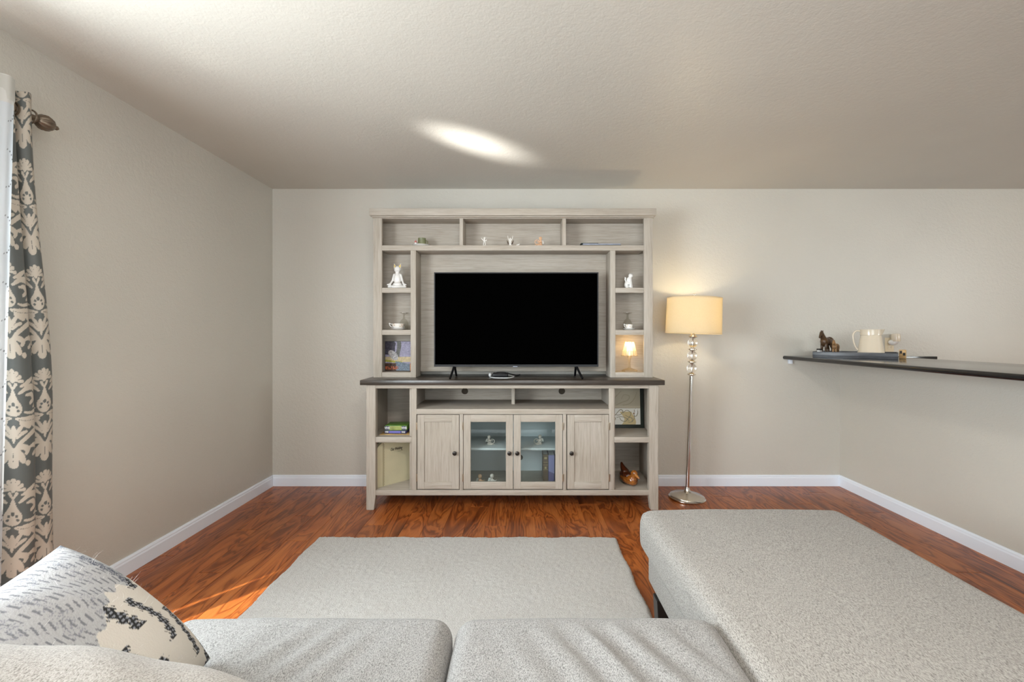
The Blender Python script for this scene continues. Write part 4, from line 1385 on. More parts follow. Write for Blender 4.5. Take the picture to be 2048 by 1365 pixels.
# flat books / trays in the right top cubby
b1 = thing('flat_book', 'thin silver grey magazine lying on the top right shelf', 'magazine', on(1200, 3.442, TR))
link('cover', box_me(-0.146, 0.150, -0.045, 0.07, 0.0, 0.0045, 0.001), 'slate_green', b1, world=False)
link('pages', box_me(-0.135, 0.146, -0.047, 0.068, 0.0046, 0.014, 0.002), 'steel_blue', b1, world=False)
link('top_cover', box_me(-0.150, -0.02, -0.046, 0.07, 0.0141, 0.0185, 0.001), 'slate_green', b1, world=False)

# white cat in lotus pose, gold inside its ears
c0 = on(795, 3.455, S1)
k = 1.0
cat = thing('yoga_cat_figurine', 'white ceramic cat figurine in lotus pose with gold ears', 'figurine', c0)
balls = [((0, 0, 0.145), (0.027, 0.023, 0.027)), ((0, 0, 0.075), (0.031, 0.024, 0.045)), ((0, 0.0, 0.028), (0.036, 0.03, 0.025))]
ch = [[((0, 0, 0.105), 0.02), ((0, 0, 0.135), 0.017)],
      [((0.024, 0, 0.104), 0.012), ((0.037, 0.0, 0.062), 0.009), ((0.050, -0.018, 0.032), 0.008), ((0.070, -0.024, 0.027), 0.0065)],
      [((-0.024, 0, 0.104), 0.012), ((-0.037, 0.0, 0.062), 0.009), ((-0.050, -0.018, 0.032), 0.008), ((-0.070, -0.024, 0.027), 0.0065)],
      [((0.02, 0, 0.016), 0.016), ((0.062, -0.012, 0.012), 0.012), ((0.02, -0.036, 0.010), 0.010), ((-0.03, -0.038, 0.009), 0.008)],
      [((-0.02, 0, 0.016), 0.016), ((-0.062, -0.012, 0.012), 0.012), ((-0.02, -0.030, 0.010), 0.010), ((0.02, -0.034, 0.009), 0.008)]]
link('body', blob_me(balls, ch, voxel=0.0026, smooth_it=3), 'porcelain', cat, world=False)
for sg in (-1, 1):
    bm = bmesh.new()
    vs = [bm.verts.new(p) for p in ((sg * 0.006, 0.008, 0.163), (sg * 0.027, 0.008, 0.152), (sg * 0.008, -0.006, 0.164), (sg * 0.026, -0.006, 0.154), (sg * 0.0265, 0.0, 0.193))]
    bmesh.ops.convex_hull(bm, input=vs)
    e = link('ear', bm_mesh(bm, 'ear'), 'porcelain', cat, world=False)
    bm = bmesh.new()
    vs = [bm.verts.new(p) for p in ((sg * 0.010, -0.0062, 0.166), (sg * 0.0245, -0.0062, 0.158), (sg * 0.0255, -0.0015, 0.187), (sg * 0.018, -0.004, 0.166))]
    bmesh.ops.convex_hull(bm, input=vs)
    link('ear_lining', bm_mesh(bm, 'lining'), 'gold', e, world=False)
# muzzle and eyes
link('muzzle', blob_me([((0, -0.021, 0.138), (0.010, 0.006, 0.007))], voxel=0.0018, smooth_it=1), 'porcelain', cat, world=False)

# cups with saucers, upturned stem glasses
def cup(px, Y, z, rad, hgt, hand, lab, lab2, grp=None):
    p = on(px, Y, z)
    s = thing('saucer', lab2, 'saucer', p)
    R0 = rad * 1.30 if rad > 0.04 else rad * 1.75
    link('plate', lathe_me([(R0 * 0.5, 0.0), (R0 * 0.55, 0.001), (R0 * 0.95, 0.008), (R0, 0.011), (R0 * 0.96, 0.0115), (R0 * 0.5, 0.0035), (0.002, 0.0035)], 40), 'porcelain', s, world=False)
    c = thing('teacup', lab, 'cup', p + Vector((0, 0, 0.004)))
    if rad > 0.04:
        prof = [(rad * 0.45, 0), (rad * 0.5, 0.003), (rad * 0.80, hgt * 0.25), (rad * 0.95, hgt * 0.6), (rad, hgt), (rad * 0.96, hgt), (rad * 0.88, hgt * 0.55), (rad * 0.4, 0.006), (0.002, 0.005)]
        prof2 = [(rad * 0.885, hgt * 0.45), (rad * 0.955, hgt * 0.62), (rad * 1.004, hgt * 0.985)]
    else:
        prof = [(rad * 0.75, 0), (rad * 0.82, 0.003), (rad * 0.94, hgt * 0.3), (rad * 0.97, hgt * 0.7), (rad, hgt), (rad * 0.93, hgt), (rad * 0.9, hgt * 0.5), (rad * 0.6, 0.006), (0.002, 0.005)]
        prof2 = [(rad * 0.955, hgt * 0.32), (rad * 0.975, hgt * 0.7), (rad * 1.004, hgt * 0.97)]
    link('bowl', lathe_me(prof, 40), 'porcelain', c, world=False)
    link('flower_band', lathe_me([(r * 1.006, z_) for r, z_ in prof2], 40, cap=False), 'floral_china', c, world=False)
    pts = bez([(hand * rad * 0.90, 0, hgt * 0.35), (hand * rad * 1.28, 0, hgt * 0.55), (hand * rad * 1.50, 0, hgt * 1.05), (hand * rad * 1.30, 0, hgt * 1.0), (hand * rad * 0.98, 0, hgt * 0.85)], 6)
    link('handle', tube_me(pts, 0.0026, 8), 'porcelain', c, world=False)
cup(796.5, 3.447, S2, 0.046, 0.044, -1, 'wide white teacup with flower pattern in the left cubby', 'white saucer under the wide flowered teacup at left')
cup(1258.5, 3.447, S2, 0.0265, 0.038, -1, 'small straight flowered teacup in the right cubby', 'white saucer under the small flowered teacup at right')
def stem_glass(px, Y, z, s, lab):
    t = thing('stem_glass', lab, 'glass', on(px, Y, z))
    # upturned: rim on the shelf, foot on top
    prof = [(0.033, 0.0), (0.0355, 0.03), (0.034, 0.055), (0.024, 0.078), (0.012, 0.088), (0.0075, 0.094), (0.010, 0.100), (0.0065, 0.106), (0.0085, 0.112), (0.006, 0.118), (0.008, 0.124), (0.020, 0.130), (0.034, 0.134), (0.034, 0.137), (0.002, 0.139)]
    link('bowl', lathe_me([(r * s, z_ * s) for r, z_ in prof[:6]], 36, cap=False), 'drinking_glass', t, world=False)
    link('stem', lathe_me([(r * s, z_ * s) for r, z_ in prof[5:12]], 24, cap=False), 'drinking_glass', t, world=False)
    link('foot', lathe_me([(r * s, z_ * s) for r, z_ in prof[11:]], 36), 'drinking_glass', t, world=False)
stem_glass(808, 3.522, S2, 0.98, 'clear upturned stem glass behind the wide teacup at left')
stem_glass(1255, 3.522, S2, 0.98, 'clear upturned stem glass behind the small teacup at right')

# canvas with a woodland stream
def canvas():
    x0, x1 = X(771.5, 3.535), hx_(821) - 0.002
    y = 3.515; zb, zt = S3 + 0.001, Z(683, 3.515)
    t = thing('canvas_painting', 'small unframed woodland stream painting in the lower left cubby', 'painting', ((x0 + x1) / 2, y, zb))
    link('canvas', box_me(x0, x1, y, y + 0.02, zb, zt, 0.001), 'ink_dark', t)
    g = np.random.default_rng(11)
    base = g.random((12, 12, 3)); fine = g.random((40, 40, 3))
    def smp(a, u, v):
        n = a.shape[0] - 1
        x = u * n; w = v * n
        i = np.clip(x.astype(int), 0, n - 1); j = np.clip(w.astype(int), 0, n - 1)
        fx = (x - i)[:, None]; fy = (w - j)[:, None]
        return (a[i, j] * (1 - fx) + a[i + 1, j] * fx) * (1 - fy) + (a[i, j + 1] * (1 - fx) + a[i + 1, j + 1] * fx) * fy
    def colf(u, v):
        lo, hi = smp(base, u, v), smp(fine, u, v)
        n1, n2 = lo[:, :1], hi[:, :1]
        S = lambda *c: np.array(srgb(*c)[:3])
        col = S(150, 146, 168) * (0.7 + 0.6 * n2)                                     # misty light between trees
        tr = (np.abs(u - 0.46 - 0.03 * np.sin(v * 9)) < 0.07)[:, None]
        col = np.where(tr, S(98, 98, 94) * (0.6 + 0.7 * n2), col)                     # trunk
        dk = ((u < 0.36 + 0.12 * (lo[:, 1] - 0.5)) & (v > 0.55))[:, None]
        col = np.where(dk, S(58, 54, 66) * (0.3 + 1.3 * n2), col)                     # dark foliage
        rk = (((u - 0.28) / 0.17) ** 2 + ((v - 0.53 + 0.5 * (u - 0.28)) / 0.15) ** 2 < 1)[:, None]
        col = np.where(rk, S(176, 172, 172) * (0.45 + 0.9 * n2), col)                 # pale rocks
        br = ((v < 0.48) & (v > 0.30) & ~rk[:, 0])[:, None]
        col = np.where(br, S(196, 178, 140) * (0.75 + 0.4 * n2), col)                 # bright bank
        gr = (np.abs(v - 0.345 + 0.12 * u) < 0.035)[:, None] & (u < 0.6)[:, None]
        col = np.where(gr, S(156, 152, 62) * (0.8 + 0.4 * n2), col)
        wt = ((v < 0.27 + 0.05 * np.sin(u * 5)) & (u > 0.36))[:, None]
        col = np.where(wt, S(112, 124, 138) * (0.6 + 0.7 * n2), col)                  # water
        fg = ((v < 0.26) & (u <= 0.38))[:, None]
        col = np.where(fg, S(70, 46, 32) * (0.3 + 1.5 * n2), col)
        rd = (np.abs(v - 0.09) < 0.05)[:, None] & (u < 0.46)[:, None] & (hi[:, 1:2] > 0.45)
        col = np.where(rd, S(176, 92, 58), col)
        og = ((u > 0.86) & (v < 0.30 - 0.4 * (0.98 - u)))[:, None]
        col = np.where(og, S(196, 122, 52) * (0.7 + 0.5 * n2), col)                   # autumn bush
        return np.clip(col, 0, 1)
    link('paint', grid_sheet(70, 80, lambda u, v: np.stack([x0 + 0.002 + (x1 - x0 - 0.004) * u, np.full(len(u), y - 0.0006), zb + 0.002 + (zt - zb - 0.004) * v], 1), colf), 'printed_paper', t)
canvas()

# sitting white cat, looking away to the right
c1 = on(1257.5, 3.455, S1)
cat2 = thing('sitting_cat_figurine', 'small cream cat figurine sitting with its back turned in the right cubby', 'figurine', c1)
balls = [((-0.004, 0, 0.030), (0.031, 0.024, 0.032)), ((0.004, 0, 0.062), (0.022, 0.019, 0.030)), ((0.014, -0.004, 0.098), (0.018, 0.016, 0.017)), ((0.020, -0.012, 0.094), (0.011, 0.010, 0.010))]
ch = [[((0.006, 0, 0.07), 0.018), ((0.013, -0.002, 0.095), 0.014)], [((0.014, -0.012, 0.055), 0.008), ((0.021, -0.015, 0.004), 0.006)], [((0.008, -0.016, 0.05), 0.008), ((0.012, -0.018, 0.004), 0.006)],
      [((-0.016, -0.006, 0.03), 0.018), ((-0.018, -0.016, 0.008), 0.010)]]
link('body', blob_me(balls, ch, voxel=0.002, smooth_it=2, tris=[((0.016, 0.0, 0.105), (0.030, 0.0, 0.103), (0.024, -0.006, 0.103), (0.036, -0.002, 0.119)), ((0.0, 0.0, 0.103), (0.012, 0.0, 0.110), (0.006, -0.006, 0.108), (0.006, 0.0, 0.121))]), 'porcelain', cat2, world=False)
link('tail', blob_me([], [[((-0.020, 0.004, 0.05), 0.006), ((-0.027, 0.004, 0.072), 0.006), ((-0.022, 0.004, 0.080), 0.006), ((-0.029, 0.004, 0.086), 0.003)]], voxel=0.0015, smooth_it=1), 'porcelain', cat2, world=False)
link('marking', blob_me([((-0.008, -0.025, 0.024), (0.009, 0.002, 0.002))], voxel=0.001, smooth_it=0), 'ink_dark', cat2, world=False)

# small clear lamp, lit
cl0 = on(1259, 3.475, S3)
clp = thing('crystal_lamp', 'small lit clear ribbed table lamp in the lower right cubby', 'lamp', cl0)
bm = bmesh.new()
prf = [(0.058, 0.0), (0.058, 0.010), (0.050, 0.014), (0.012, 0.026)]
link('base', lathe_me([(0.060, 0.0), (0.060, 0.011), (0.050, 0.015), (0.014, 0.027), (0.010, 0.030)], 8), 'lit_acrylic', clp, world=False)
link('stem', lathe_me([(0.009, 0.028), (0.0075, 0.06), (0.011, 0.095), (0.0125, 0.104), (0.018, 0.108), (0.016, 0.116), (0.010, 0.120)], 10), 'lit_acrylic', clp, world=False)
rib = lambda a, t: 1 + 0.045 * math.cos(a * 14)
s1 = link('lamp_shade', lathe_me([(0.061, 0.120), (0.055, 0.124), (0.050, 0.150), (0.046, 0.168), (0.033, 0.222), (0.032, 0.226)], 84, cap=False, rib=rib), 'lit_acrylic', clp, world=False)
for z_, r_ in ((0.121, 0.061), (0.158, 0.050), (0.226, 0.0325)):
    pts = [(r_ * rib(a, 0) * math.cos(a), r_ * rib(a, 0) * math.sin(a), z_) for a in np.linspace(0, 2 * PI, 85)]
    link('rim', tube_me(pts, 0.0022, 6, False), 'lit_acrylic', s1, world=False)
link('bulb', lathe_me([(0.006, 0.120), (0.008, 0.14), (0.010, 0.165), (0.006, 0.180), (0.001, 0.183)], 14), 'bulb_glow', clp, world=False)
_pl = bpy.data.lights.new('crystal_light', 'POINT')
_pl.energy = 0.75; _pl.color = (1.0, 0.72, 0.36); _pl.shadow_soft_size = 0.012
_po = bpy.data.objects.new('crystal_light', _pl); COL.objects.link(_po); _po.parent = clp; _po.location = (0, 0, 0.20)

# ------------------------------------------------------------------ things in the console
ZU = cz(875) + 0.0006        # upper side cubby shelf
# leaflet and two tape cases
vx0 = X(769, 3.31)
lf = tag(link('leaflet', box_me(vx0 - 0.028, vx0 + 0.194, 3.285, 3.44, ZU, ZU + 0.004, 0.001), 'leaflet_tan'), 'thin tan leaflet under the tape cases in the left cubby', 'leaflet')
def tape(name, mat, lmat, lab, z0, hgt, dx, rot):
    t = thing(name, lab, 'tape case', (vx0 + 0.08 + dx, 3.385, z0), rot=R(rot))
    link('case', box_me(-0.080, 0.080, -0.075, 0.075, 0.0, hgt, 0.0025), mat, t, world=False)
    link('spine_label', box_me(-0.045, 0.040, -0.0758, -0.0752, 0.004, hgt - 0.004), lmat, t, world=False)
    for x_ in (-0.062, 0.060):
        p = link('spine_panel', box_me(x_ - 0.015, x_ + 0.015, -0.0758, -0.0752, 0.003, hgt - 0.003), 'book_slate', t, world=False)
        tm = text_me('VHS', hgt * 0.62, 0.0, 0.0002, 0.0006)
        xform(tm, Matrix.Translation((x_, -0.0762, hgt / 2)) @ Matrix.Rotation(R(90), 4, 'X'))
        link('lettering', tm, 'paper_white', p, world=False)
tape('video_case', 'vhs_blue', 'label_lilac', 'dark blue video tape case under the green one', ZU + 0.0045, 0.022, 0.0, -2)
tape('video_case', 'vhs_green', 'label_olive', 'green video tape case on top of the blue one', ZU + 0.0270, 0.036, 0.001, 1)

# wedding album leaning in the lower left cubby
A0 = Vector((X(754.5, 3.262), 3.262, ZB1 + 0.0008)); ang = math.atan2(0.73, 0.68)
alb = thing('photo_album', 'large cream photo album with script title in the lower left cubby', 'album', A0, rot=ang)
AL, AH, AT = 0.285, 0.317, 0.032
def album_cover(y0, y1):
    r = 0.05
    poly = [(0, 0), (AL, 0), (AL, AH)] + [(r - r * math.sin(a), AH - r + r * math.cos(a)) for a in np.linspace(0, PI / 2, 8)]
    return prism_me(poly, y0, y1)
link('front_cover', album_cover(0, 0.004), 'album_cream', alb, world=False)
link('rear_cover', album_cover(AT - 0.004, AT), 'album_cream', alb, world=False)
link('pages', box_me(0.012, AL - 0.006, 0.0045, AT - 0.0045, 0.006, AH - 0.055), 'paper_white', alb, world=False)
link('spine_groove', box_me(0.046, 0.050, -0.0006, 0.0, 0.002, AH - 0.003), 'stitch_brown', alb, world=False)
for i in range(26):
    z_ = 0.012 + i * (AH - 0.03) / 25
    link('stitch', box_me(0.0535, 0.0575, -0.0010, 0.0, z_ - 0.0022, z_ + 0.0022), 'stitch_brown', alb, world=False)
tm = text_me('Our Wedding', 0.022, 0.35, 0.0002, 0.0002)
xform(tm, Matrix.Translation((0.155, -0.0008, AH - 0.062)) @ Matrix.Rotation(R(90), 4, 'X') @ Matrix.Diagonal((0.78, 1.35, 1, 1)))
link('title', tm, 'ink_dark', alb, world=False)
link('title', tube_me(bez([(0.165, -0.0008, AH - 0.082), (0.185, -0.0008, AH - 0.085), (0.212, -0.0008, AH - 0.080)], 6), 0.0008, 5), 'ink_dark', alb, world=False)

# framed scroll print leaning in the upper right cubby
def framed():
    y = 3.53
    x1 = X(1288, y); x0 = x1 - 0.285
    zb = ZU + 0.001; zt = zb + 0.335
    tl = R(4)
    t = thing('framed_print', 'dark green framed scroll print leaning in the upper right cubby', 'picture', ((x0 + x1) / 2, y, zb))
    t.rotation_euler = (-tl, 0, 0)
    hw = (x1 - x0) / 2; h = zt - zb; fw = 0.025
    link('frame', boxes_me([(-hw, -hw + fw, 0, 0.016, 0, h), (hw - fw, hw, 0, 0.016, 0, h), (-hw + fw, hw - fw, 0, 0.016, 0, fw), (-hw + fw, hw - fw, 0, 0.016, h - fw, h)], 0.001), 'frame_green', t, world=False)
    def colf(u, v):
        S = lambda *c: np.array(srgb(*c)[:3])
        U = u * 0.235; V = v * 0.285
        P = np.stack([U, V], 1)
        col = np.tile(S(206, 196, 172), (len(u), 1))
        low = V < 0.128
        col[low] = S(232, 230, 222)
        tan = low & (U > 0.09 + 0.02 * np.sin(V * 40)) & (U < 0.180 + 0.02 * np.sin(V * 30 + 1)) & (V < 0.10)
        col[tan] = S(206, 188, 142)
        ln = np.zeros(len(u), bool)
        for pts in ([(0.02, 0.05), (0.05, 0.085), (0.08, 0.115), (0.10, 0.10), (0.075, 0.075), (0.04, 0.075)], [(0.05, 0.055), (0.09, 0.06), (0.13, 0.045), (0.12, 0.025), (0.09, 0.03), (0.075, 0.05)],
                    [(0.10, 0.09), (0.13, 0.11), (0.16, 0.09), (0.15, 0.06), (0.12, 0.07)], [(0.135, 0.02), (0.165, 0.02), (0.172, 0.045), (0.15, 0.055), (0.135, 0.04), (0.15, 0.03)],
                    [(0.17, 0.02), (0.188, 0.05), (0.186, 0.08), (0.19, 0.115)], [(0.20, 0.125), (0.215, 0.10), (0.208, 0.07), (0.190, 0.062)], [(0.0, 0.02), (0.03, 0.03), (0.04, 0.05), (0.01, 0.07)]):
            ln |= stroke(P, pts, [0.0022, 0.003, 0.0022], 16)
        col[ln & low] = S(150, 142, 120)
        up = np.zeros(len(u), bool)
        for pts in ([(0.05, 0.15), (0.09, 0.17), (0.14, 0.19), (0.15, 0.22), (0.11, 0.23), (0.09, 0.20)], [(0.10, 0.15), (0.15, 0.16), (0.19, 0.20), (0.21, 0.25)], [(0.02, 0.18), (0.05, 0.22), (0.09, 0.26)]):
            up |= stroke(P, pts, [0.003, 0.004, 0.002], 16)
        col[up & ~low] = S(190, 178, 150)
        lf = stroke(P, [(0.193, 0.075), (0.205, 0.095), (0.203, 0.128)], [0.003, 0.008, 0.003], 16)
        col[lf] = S(240, 240, 236)
        col[(np.abs(V - 0.128) < 0.0016)] = S(160, 148, 124)
        col[((U - 0.185) ** 2 + (V - 0.085) ** 2) < 0.006 ** 2] = S(150, 110, 70)
        return col
    link('print', grid_sheet(100, 120, lambda u, v: np.stack([-hw + fw + (2 * hw - 2 * fw) * u, np.full(len(u), 0.007), fw + (h - 2 * fw) * v], 1), colf), 'printed_paper', t, world=False)
    link('backing', box_me(-hw + 0.004, hw - 0.004, 0.0165, 0.019, 0.004, h - 0.004), 'ink_dark', t, world=False)
framed()

# wooden duck
dk = on(1258, 3.345, ZB1 + 0.0006)
duck = thing('wooden_duck', 'glossy brown wooden duck decoy in the lower right cubby', 'decoy', dk, rot=R(-60))
# local x is forward (towards the head)
link('body', blob_me([((0.0, 0, 0.036), (0.078, 0.045, 0.036)), ((0.030, 0, 0.040), (0.048, 0.043, 0.040)), ((-0.035, 0, 0.046), (0.05, 0.040, 0.036))],
                     [[((0.040, 0, 0.05), 0.034), ((0.050, 0, 0.072), 0.026), ((0.052, 0, 0.086), 0.024)]], voxel=0.003, smooth_it=4), 'duck_wood', duck, world=False)
link('wings', blob_me([((-0.030, 0, 0.064), (0.062, 0.038, 0.030))], [[((-0.04, 0, 0.080), 0.034), ((-0.068, 0, 0.112), 0.020), ((-0.080, 0, 0.138), 0.010)]], voxel=0.003, smooth_it=3), 'duck_dark', duck, world=False)
link('head', blob_me([((0.054, 0, 0.094), (0.028, 0.024, 0.025))], [[((0.066, 0, 0.088), 0.014), ((0.090, 0, 0.076), 0.011), ((0.102, 0, 0.070), 0.007)]], voxel=0.0022, smooth_it=3), 'duck_wood', duck, world=False)
for sg in (-1, 1):
    link('eye', blob_me([((0.066, sg * 0.021, 0.099), 0.0036)], voxel=0.001, smooth_it=0), 'ink_dark', duck, world=False)

# cherubs behind the glazed doors
cherub('cherub_figurine', 'cherub figurine with hoop on the glass cabinet shelf, left door', on(978, 3.40, 0.4185), 0.079, 'bisque', 1)
cherub('cherub_figurine', 'cherub figurine with hoop on the glass cabinet shelf, right door', on(1080, 3.40, 0.4185), 0.084, 'bisque', -1)
cherub('cherub_figurine', 'brown cherub figurine low behind the left glass door, left of two', on(960, 3.32, ZB1 + 0.0006), 0.092, 'bisque_peach', 1, False)
cherub('cherub_figurine', 'pale cherub figurine low behind the left glass door, right of two', on(984, 3.32, ZB1 + 0.0006), 0.095, 'bisque', 1, False)
# three books behind the right glass door
def book(name, lab, px0, px1, Y, hgt, dep, mat, lines, cat_='book', jacket=None):
    x0, x1 = X(px0, Y), X(px1, Y)
    t = thing(name, lab, cat_, ((x0 + x1) / 2, Y, ZB1 + 0.0006))
    w = (x1 - x0) / 2
    link('cover', boxes_me([(-w, -w + 0.003, 0, dep, 0, hgt), (w - 0.003, w, 0, dep, 0, hgt), (-w + 0.003, w - 0.003, 0, 0.003, 0, hgt)], 0.0008), mat, t, world=False)
    link('pages', box_me(-w + 0.003, w - 0.003, 0.003, dep - 0.004, 0.003, hgt - 0.004), 'paper_white', t, world=False)
    for z0_, z1_, f in lines:
        link('spine_print', box_me(-w * f, w * f, -0.0006, 0.0, z0_, z1_), 'gold_print', t, world=False)
    if jacket:
        poly = [(-w, hgt * 0.40), (w, hgt * 0.30), (w, hgt), (-w, hgt)]
        link('jacket', prism_me(poly, -0.0012, -0.0002), jacket, t, world=False)
book('hardback_book', 'brown hardback book with gold spine bands behind the right glass door', 1086, 1096.3, 3.42, 0.200, 0.15, 'book_brown',
     [(0.190, 0.192, 1), (0.165, 0.180, 0.5), (0.140, 0.142, 0.9), (0.120, 0.122, 0.9), (0.092, 0.108, 0.35), (0.085, 0.087, 0.9)])
book('hardback_book', 'lavender hardback book right of the brown book behind glass', 1097, 1108.5, 3.41, 0.198, 0.15, 'book_purple', [], jacket='book_lavender')
book('hardback_book', 'slate purple book at the right end behind the right glass door', 1109.2, 1117, 3.43, 0.196, 0.14, 'book_slate', [])

# ------------------------------------------------------------------ things on the bar counter
ta = math.atan2(-0.325, 0.39)
tc = Vector((2.535, 3.455, KT1 + 0.0006))
tray = thing('serving_tray', 'dark slate rectangular tray on the black bar counter', 'tray', tc, rot=ta)
L2, W2, TH = 0.254, 0.150, 0.042
link('floor_panel', box_me(-L2, L2, -W2, W2, 0, 0.006, 0.001), 'tray_slate', tray, world=False)
for b in ((-L2, L2, -W2, -W2 + 0.009, 0.006, TH), (-L2, L2, W2 - 0.009, W2, 0.006, TH), (-L2, -L2 + 0.009, -W2 + 0.009, W2 - 0.009, 0.006, TH), (L2 - 0.009, L2, -W2 + 0.009, W2 - 0.009, 0.006, TH)):
    link('rim', box_me(*b, 0.001), 'tray_slate', tray, world=False)
def intray(lx, ly):
    c, s = math.cos(ta), math.sin(ta)
    return Vector((tc.x + lx * c - ly * s, tc.y + lx * s + ly * c, tc.z + 0.0065))
def horse(name, lab, loc, k, rot, mat, dark, head_up=1.0):
    t = thing(name, lab, 'figurine', loc, rot=rot)
    # local +x is forward
    B = [((0.0, 0, 0.61 * k), (0.31 * k, 0.165 * k, 0.185 * k)), ((0.19 * k, 0, 0.61 * k), (0.165 * k, 0.155 * k, 0.205 * k)), ((-0.21 * k, 0, 0.64 * k), (0.17 * k, 0.165 * k, 0.185 * k))]
    hu = head_up
    C = [[((0.22 * k, 0, 0.70 * k), 0.145 * k), ((0.33 * k, 0, 0.86 * k * hu), 0.108 * k), ((0.39 * k, 0, 1.00 * k * hu), 0.078 * k)],
         [((0.39 * k, 0, 1.00 * k * hu), 0.078 * k), ((0.47 * k, 0, 0.89 * k * hu), 0.060 * k), ((0.535 * k, 0, 0.79 * k * hu), 0.045 * k)],
         [((0.36 * k, 0.035 * k, 1.03 * k * hu), 0.026 * k), ((0.355 * k, 0.045 * k, 1.115 * k * hu), 0.010 * k)], [((0.36 * k, -0.035 * k, 1.03 * k * hu), 0.026 * k), ((0.355 * k, -0.045 * k, 1.115 * k * hu), 0.010 * k)]]
    for sg in (-1, 1):
        C.append([((0.20 * k, sg * 0.075 * k, 0.56 * k), 0.085 * k), ((0.22 * k, sg * 0.08 * k, 0.36 * k), 0.064 * k), ((0.215 * k, sg * 0.08 * k, 0.30 * k), 0.055 * k), ((0.215 * k, sg * 0.08 * k, 0.08 * k), 0.042 * k), ((0.225 * k, sg * 0.08 * k, 0.02 * k), 0.056 * k)])
        C.append([((-0.22 * k, sg * 0.075 * k, 0.60 * k), 0.105 * k), ((-0.20 * k, sg * 0.08 * k, 0.42 * k), 0.070 * k), ((-0.285 * k, sg * 0.08 * k, 0.30 * k), 0.054 * k), ((-0.265 * k, sg * 0.08 * k, 0.08 * k), 0.042 * k), ((-0.25 * k, sg * 0.08 * k, 0.02 * k), 0.056 * k)])
    link('body', blob_me(B, C, voxel=max(0.0018, 0.016 * k), smooth_it=2), mat, t, world=False)
    link('mane', blob_me([], [[((0.385 * k, 0, 1.07 * k * hu), 0.028 * k), ((0.30 * k, 0, 0.95 * k * hu), 0.040 * k), ((0.20 * k, 0, 0.80 * k), 0.034 * k)]], voxel=max(0.0016, 0.014 * k), smooth_it=1), dark, t, world=False)
    link('tail', blob_me([], [[((-0.33 * k, 0, 0.70 * k), 0.030 * k), ((-0.40 * k, 0, 0.56 * k), 0.045 * k), ((-0.40 * k, 0, 0.32 * k), 0.030 * k), ((-0.39 * k, 0, 0.24 * k), 0.012 * k)]], voxel=max(0.0016, 0.014 * k), smooth_it=1), dark, t, world=False)
    for sg in (-1, 1):
        link('eye', blob_me([((0.425 * k, sg * 0.052 * k, 0.975 * k * hu), 0.012 * k)], voxel=0.0012, smooth_it=0), 'ink_dark', t, world=False)
horse('horse_figurine', 'dark brown standing horse figurine at the left end of the tray', intray(-0.180, 0.020), 0.182, R(-152), 'horse_brown', 'ink_dark')
horse('foal_figurine', 'small tan foal figurine beside the dark horse on the tray', intray(-0.118, -0.028), 0.118, R(-140), 'horse_tan', 'horse_brown', 0.98)
tr_ = thing('trinket_box', 'tiny black and white trinket in the left tray corner', 'trinket', intray(-0.222, -0.03), rot=0.4)
link('case', box_me(-0.016, 0.016, -0.012, 0.012, 0, 0.044, 0.003), 'white_plastic', tr_, world=False)
link('lid', box_me(-0.019, 0.017, -0.013, 0.013, 0.044, 0.056, 0.003), 'ink_dark', tr_, world=False)
# pitcher
pp = intray(0.098, -0.040)
pit = thing('pitcher', 'cream ceramic pitcher with ribbed body standing in the tray', 'pitcher', pp)
prof = [(0.092, 0.0), (0.096, 0.004)]
for i in range(1, 15):
    t_ = i / 15
    r_ = 0.096 - 0.024 * t_
    prof += [(r_, 0.004 + 0.144 * t_), (r_ - 0.0012, 0.004 + 0.144 * t_ + 0.0016)]
prof += [(0.0715, 0.150), (0.0705, 0.152), (0.0735, 0.155), (0.0735, 0.188), (0.0745, 0.194), (0.0715, 0.194), (0.069, 0.150), (0.089, 0.01), (0.002, 0.008)]
me = lathe_me(prof, 64)
for v in me.vertices:        # pouring lip, to the right
    a = math.atan2(v.co.y, v.co.x)
    if v.co.z > 0.165:
        w = math.exp(-(((a + 0.55 + PI) % (2 * PI) - PI) / 0.22) ** 2) * (v.co.z - 0.165) / 0.03
        v.co.x += 0.020 * w * math.cos(-0.55); v.co.y += 0.020 * w * math.sin(-0.55)
me.update()
xform(me, Matrix.Diagonal((0.89, 0.89, 1.05, 1)))
link('body', me, 'pitcher_cream', pit, world=False)
hd = Vector((-0.86, 0.5, 0)).normalized()
pts = bez([hd * 0.062 + Vector((0, 0, 0.190)), hd * 0.088 + Vector((0, 0, 0.193)), hd * 0.106 + Vector((0, 0, 0.166)), hd * 0.105 + Vector((0, 0, 0.125)), hd * 0.094 + Vector((0, 0, 0.080)), hd * 0.079 + Vector((0, 0, 0.052))], 8)
link('handle', tube_me(pts, 0.0085, 12, flat=0.7), 'pitcher_cream', pit, world=False)
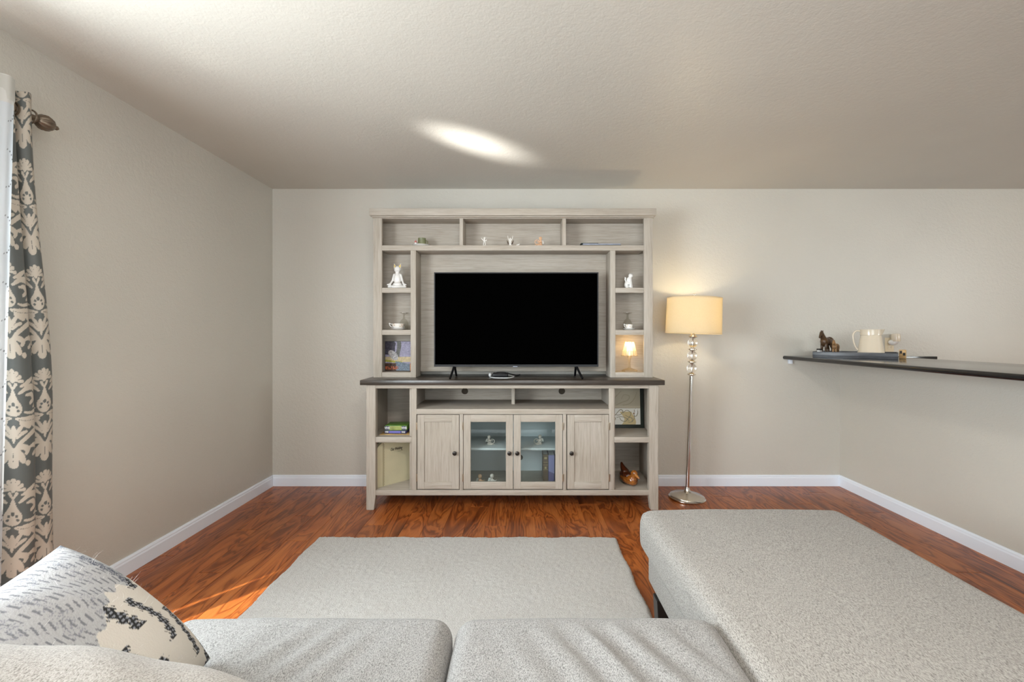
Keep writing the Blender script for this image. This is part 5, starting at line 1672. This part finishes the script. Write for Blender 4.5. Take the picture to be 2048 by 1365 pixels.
# tan block at the right end of the tray
bk = thing('wooden_block', 'tan wooden block with two dark square holes at the right end of the tray', 'block', intray(0.278, 0.02) - Vector((0, 0, 0.0065)), rot=ta)
link('block', box_me(-0.02, 0.02, -0.045, 0.045, 0, 0.062, 0.002), 'box_tan', bk, world=False)
for z_, y_ in ((0.046, -0.018), (0.032, 0.016)):
    link('hole', box_me(0.0195, 0.0206, y_ - 0.010, y_ + 0.010, z_ - 0.010, z_ + 0.010), 'ink_dark', bk, world=False)
    link('hole', box_me(-0.017 + (0.0 if y_ < 0 else 0.018), -0.003 + (0.0 if y_ < 0 else 0.018), -0.0462, -0.0452, z_ - 0.010, z_ + 0.010), 'ink_dark', bk, world=False)
# wall outlet with a plugged-in air freshener
ox, oz = X(1778, YB), Z(690, YB)
outl = thing('wall_outlet', 'almond wall outlet on the back wall behind the tray', 'outlet', (ox, YB, oz))
link('cover_plate', box_me(ox - 0.036, ox + 0.036, YB - 0.006, YB - 0.0005, oz - 0.058, oz + 0.058, 0.002), 'outlet_almond', outl)
for dz_ in (-0.02, 0.02):
    link('socket', box_me(ox - 0.017, ox + 0.017, YB - 0.0085, YB - 0.006, oz + dz_ - 0.014, oz + dz_ + 0.014, 0.002), 'outlet_almond', outl)
    for dx_ in (-0.006, 0.006):
        link('slot', box_me(ox + dx_ - 0.001, ox + dx_ + 0.001, YB - 0.0088, YB - 0.0084, oz + dz_ - 0.005, oz + dz_ + 0.005), 'ink_dark', outl)
fr_ = thing('air_freshener', 'white plug-in air freshener in the wall outlet', 'air freshener', (ox, YB - 0.05, oz + 0.02))
link('body', blob_me([((ox + 0.004, YB - 0.035, oz + 0.020), (0.036, 0.026, 0.026))], [[((ox + 0.008, YB - 0.04, oz + 0.02), 0.024), ((ox + 0.014, YB - 0.045, oz + 0.030), 0.026)]], voxel=0.003, smooth_it=3), 'porcelain', fr_)
link('bottle', lathe_me([(0.030, 0.0), (0.032, 0.01), (0.031, 0.05), (0.028, 0.062), (0.024, 0.063), (0.024, 0.05), (0.002, 0.05)], 28, (ox + 0.018, YB - 0.045, oz + 0.028)), 'pitcher_cream', fr_)

# ------------------------------------------------------------------ groups of repeats
GROUPS = {'cherub_figurine': 'cherub figurines', 'hardback_book': 'books behind the right glass door', 'video_case': 'video tape cases in the left cubby',
          'stem_glass': 'upturned stem glasses in the hutch', 'teacup': 'teacups in the hutch', 'saucer': 'saucers in the hutch'}
for o in list(bpy.data.objects):
    base = o.name.split('.')[0]
    if o.parent is None and base in GROUPS:
        o['group'] = GROUPS[base]
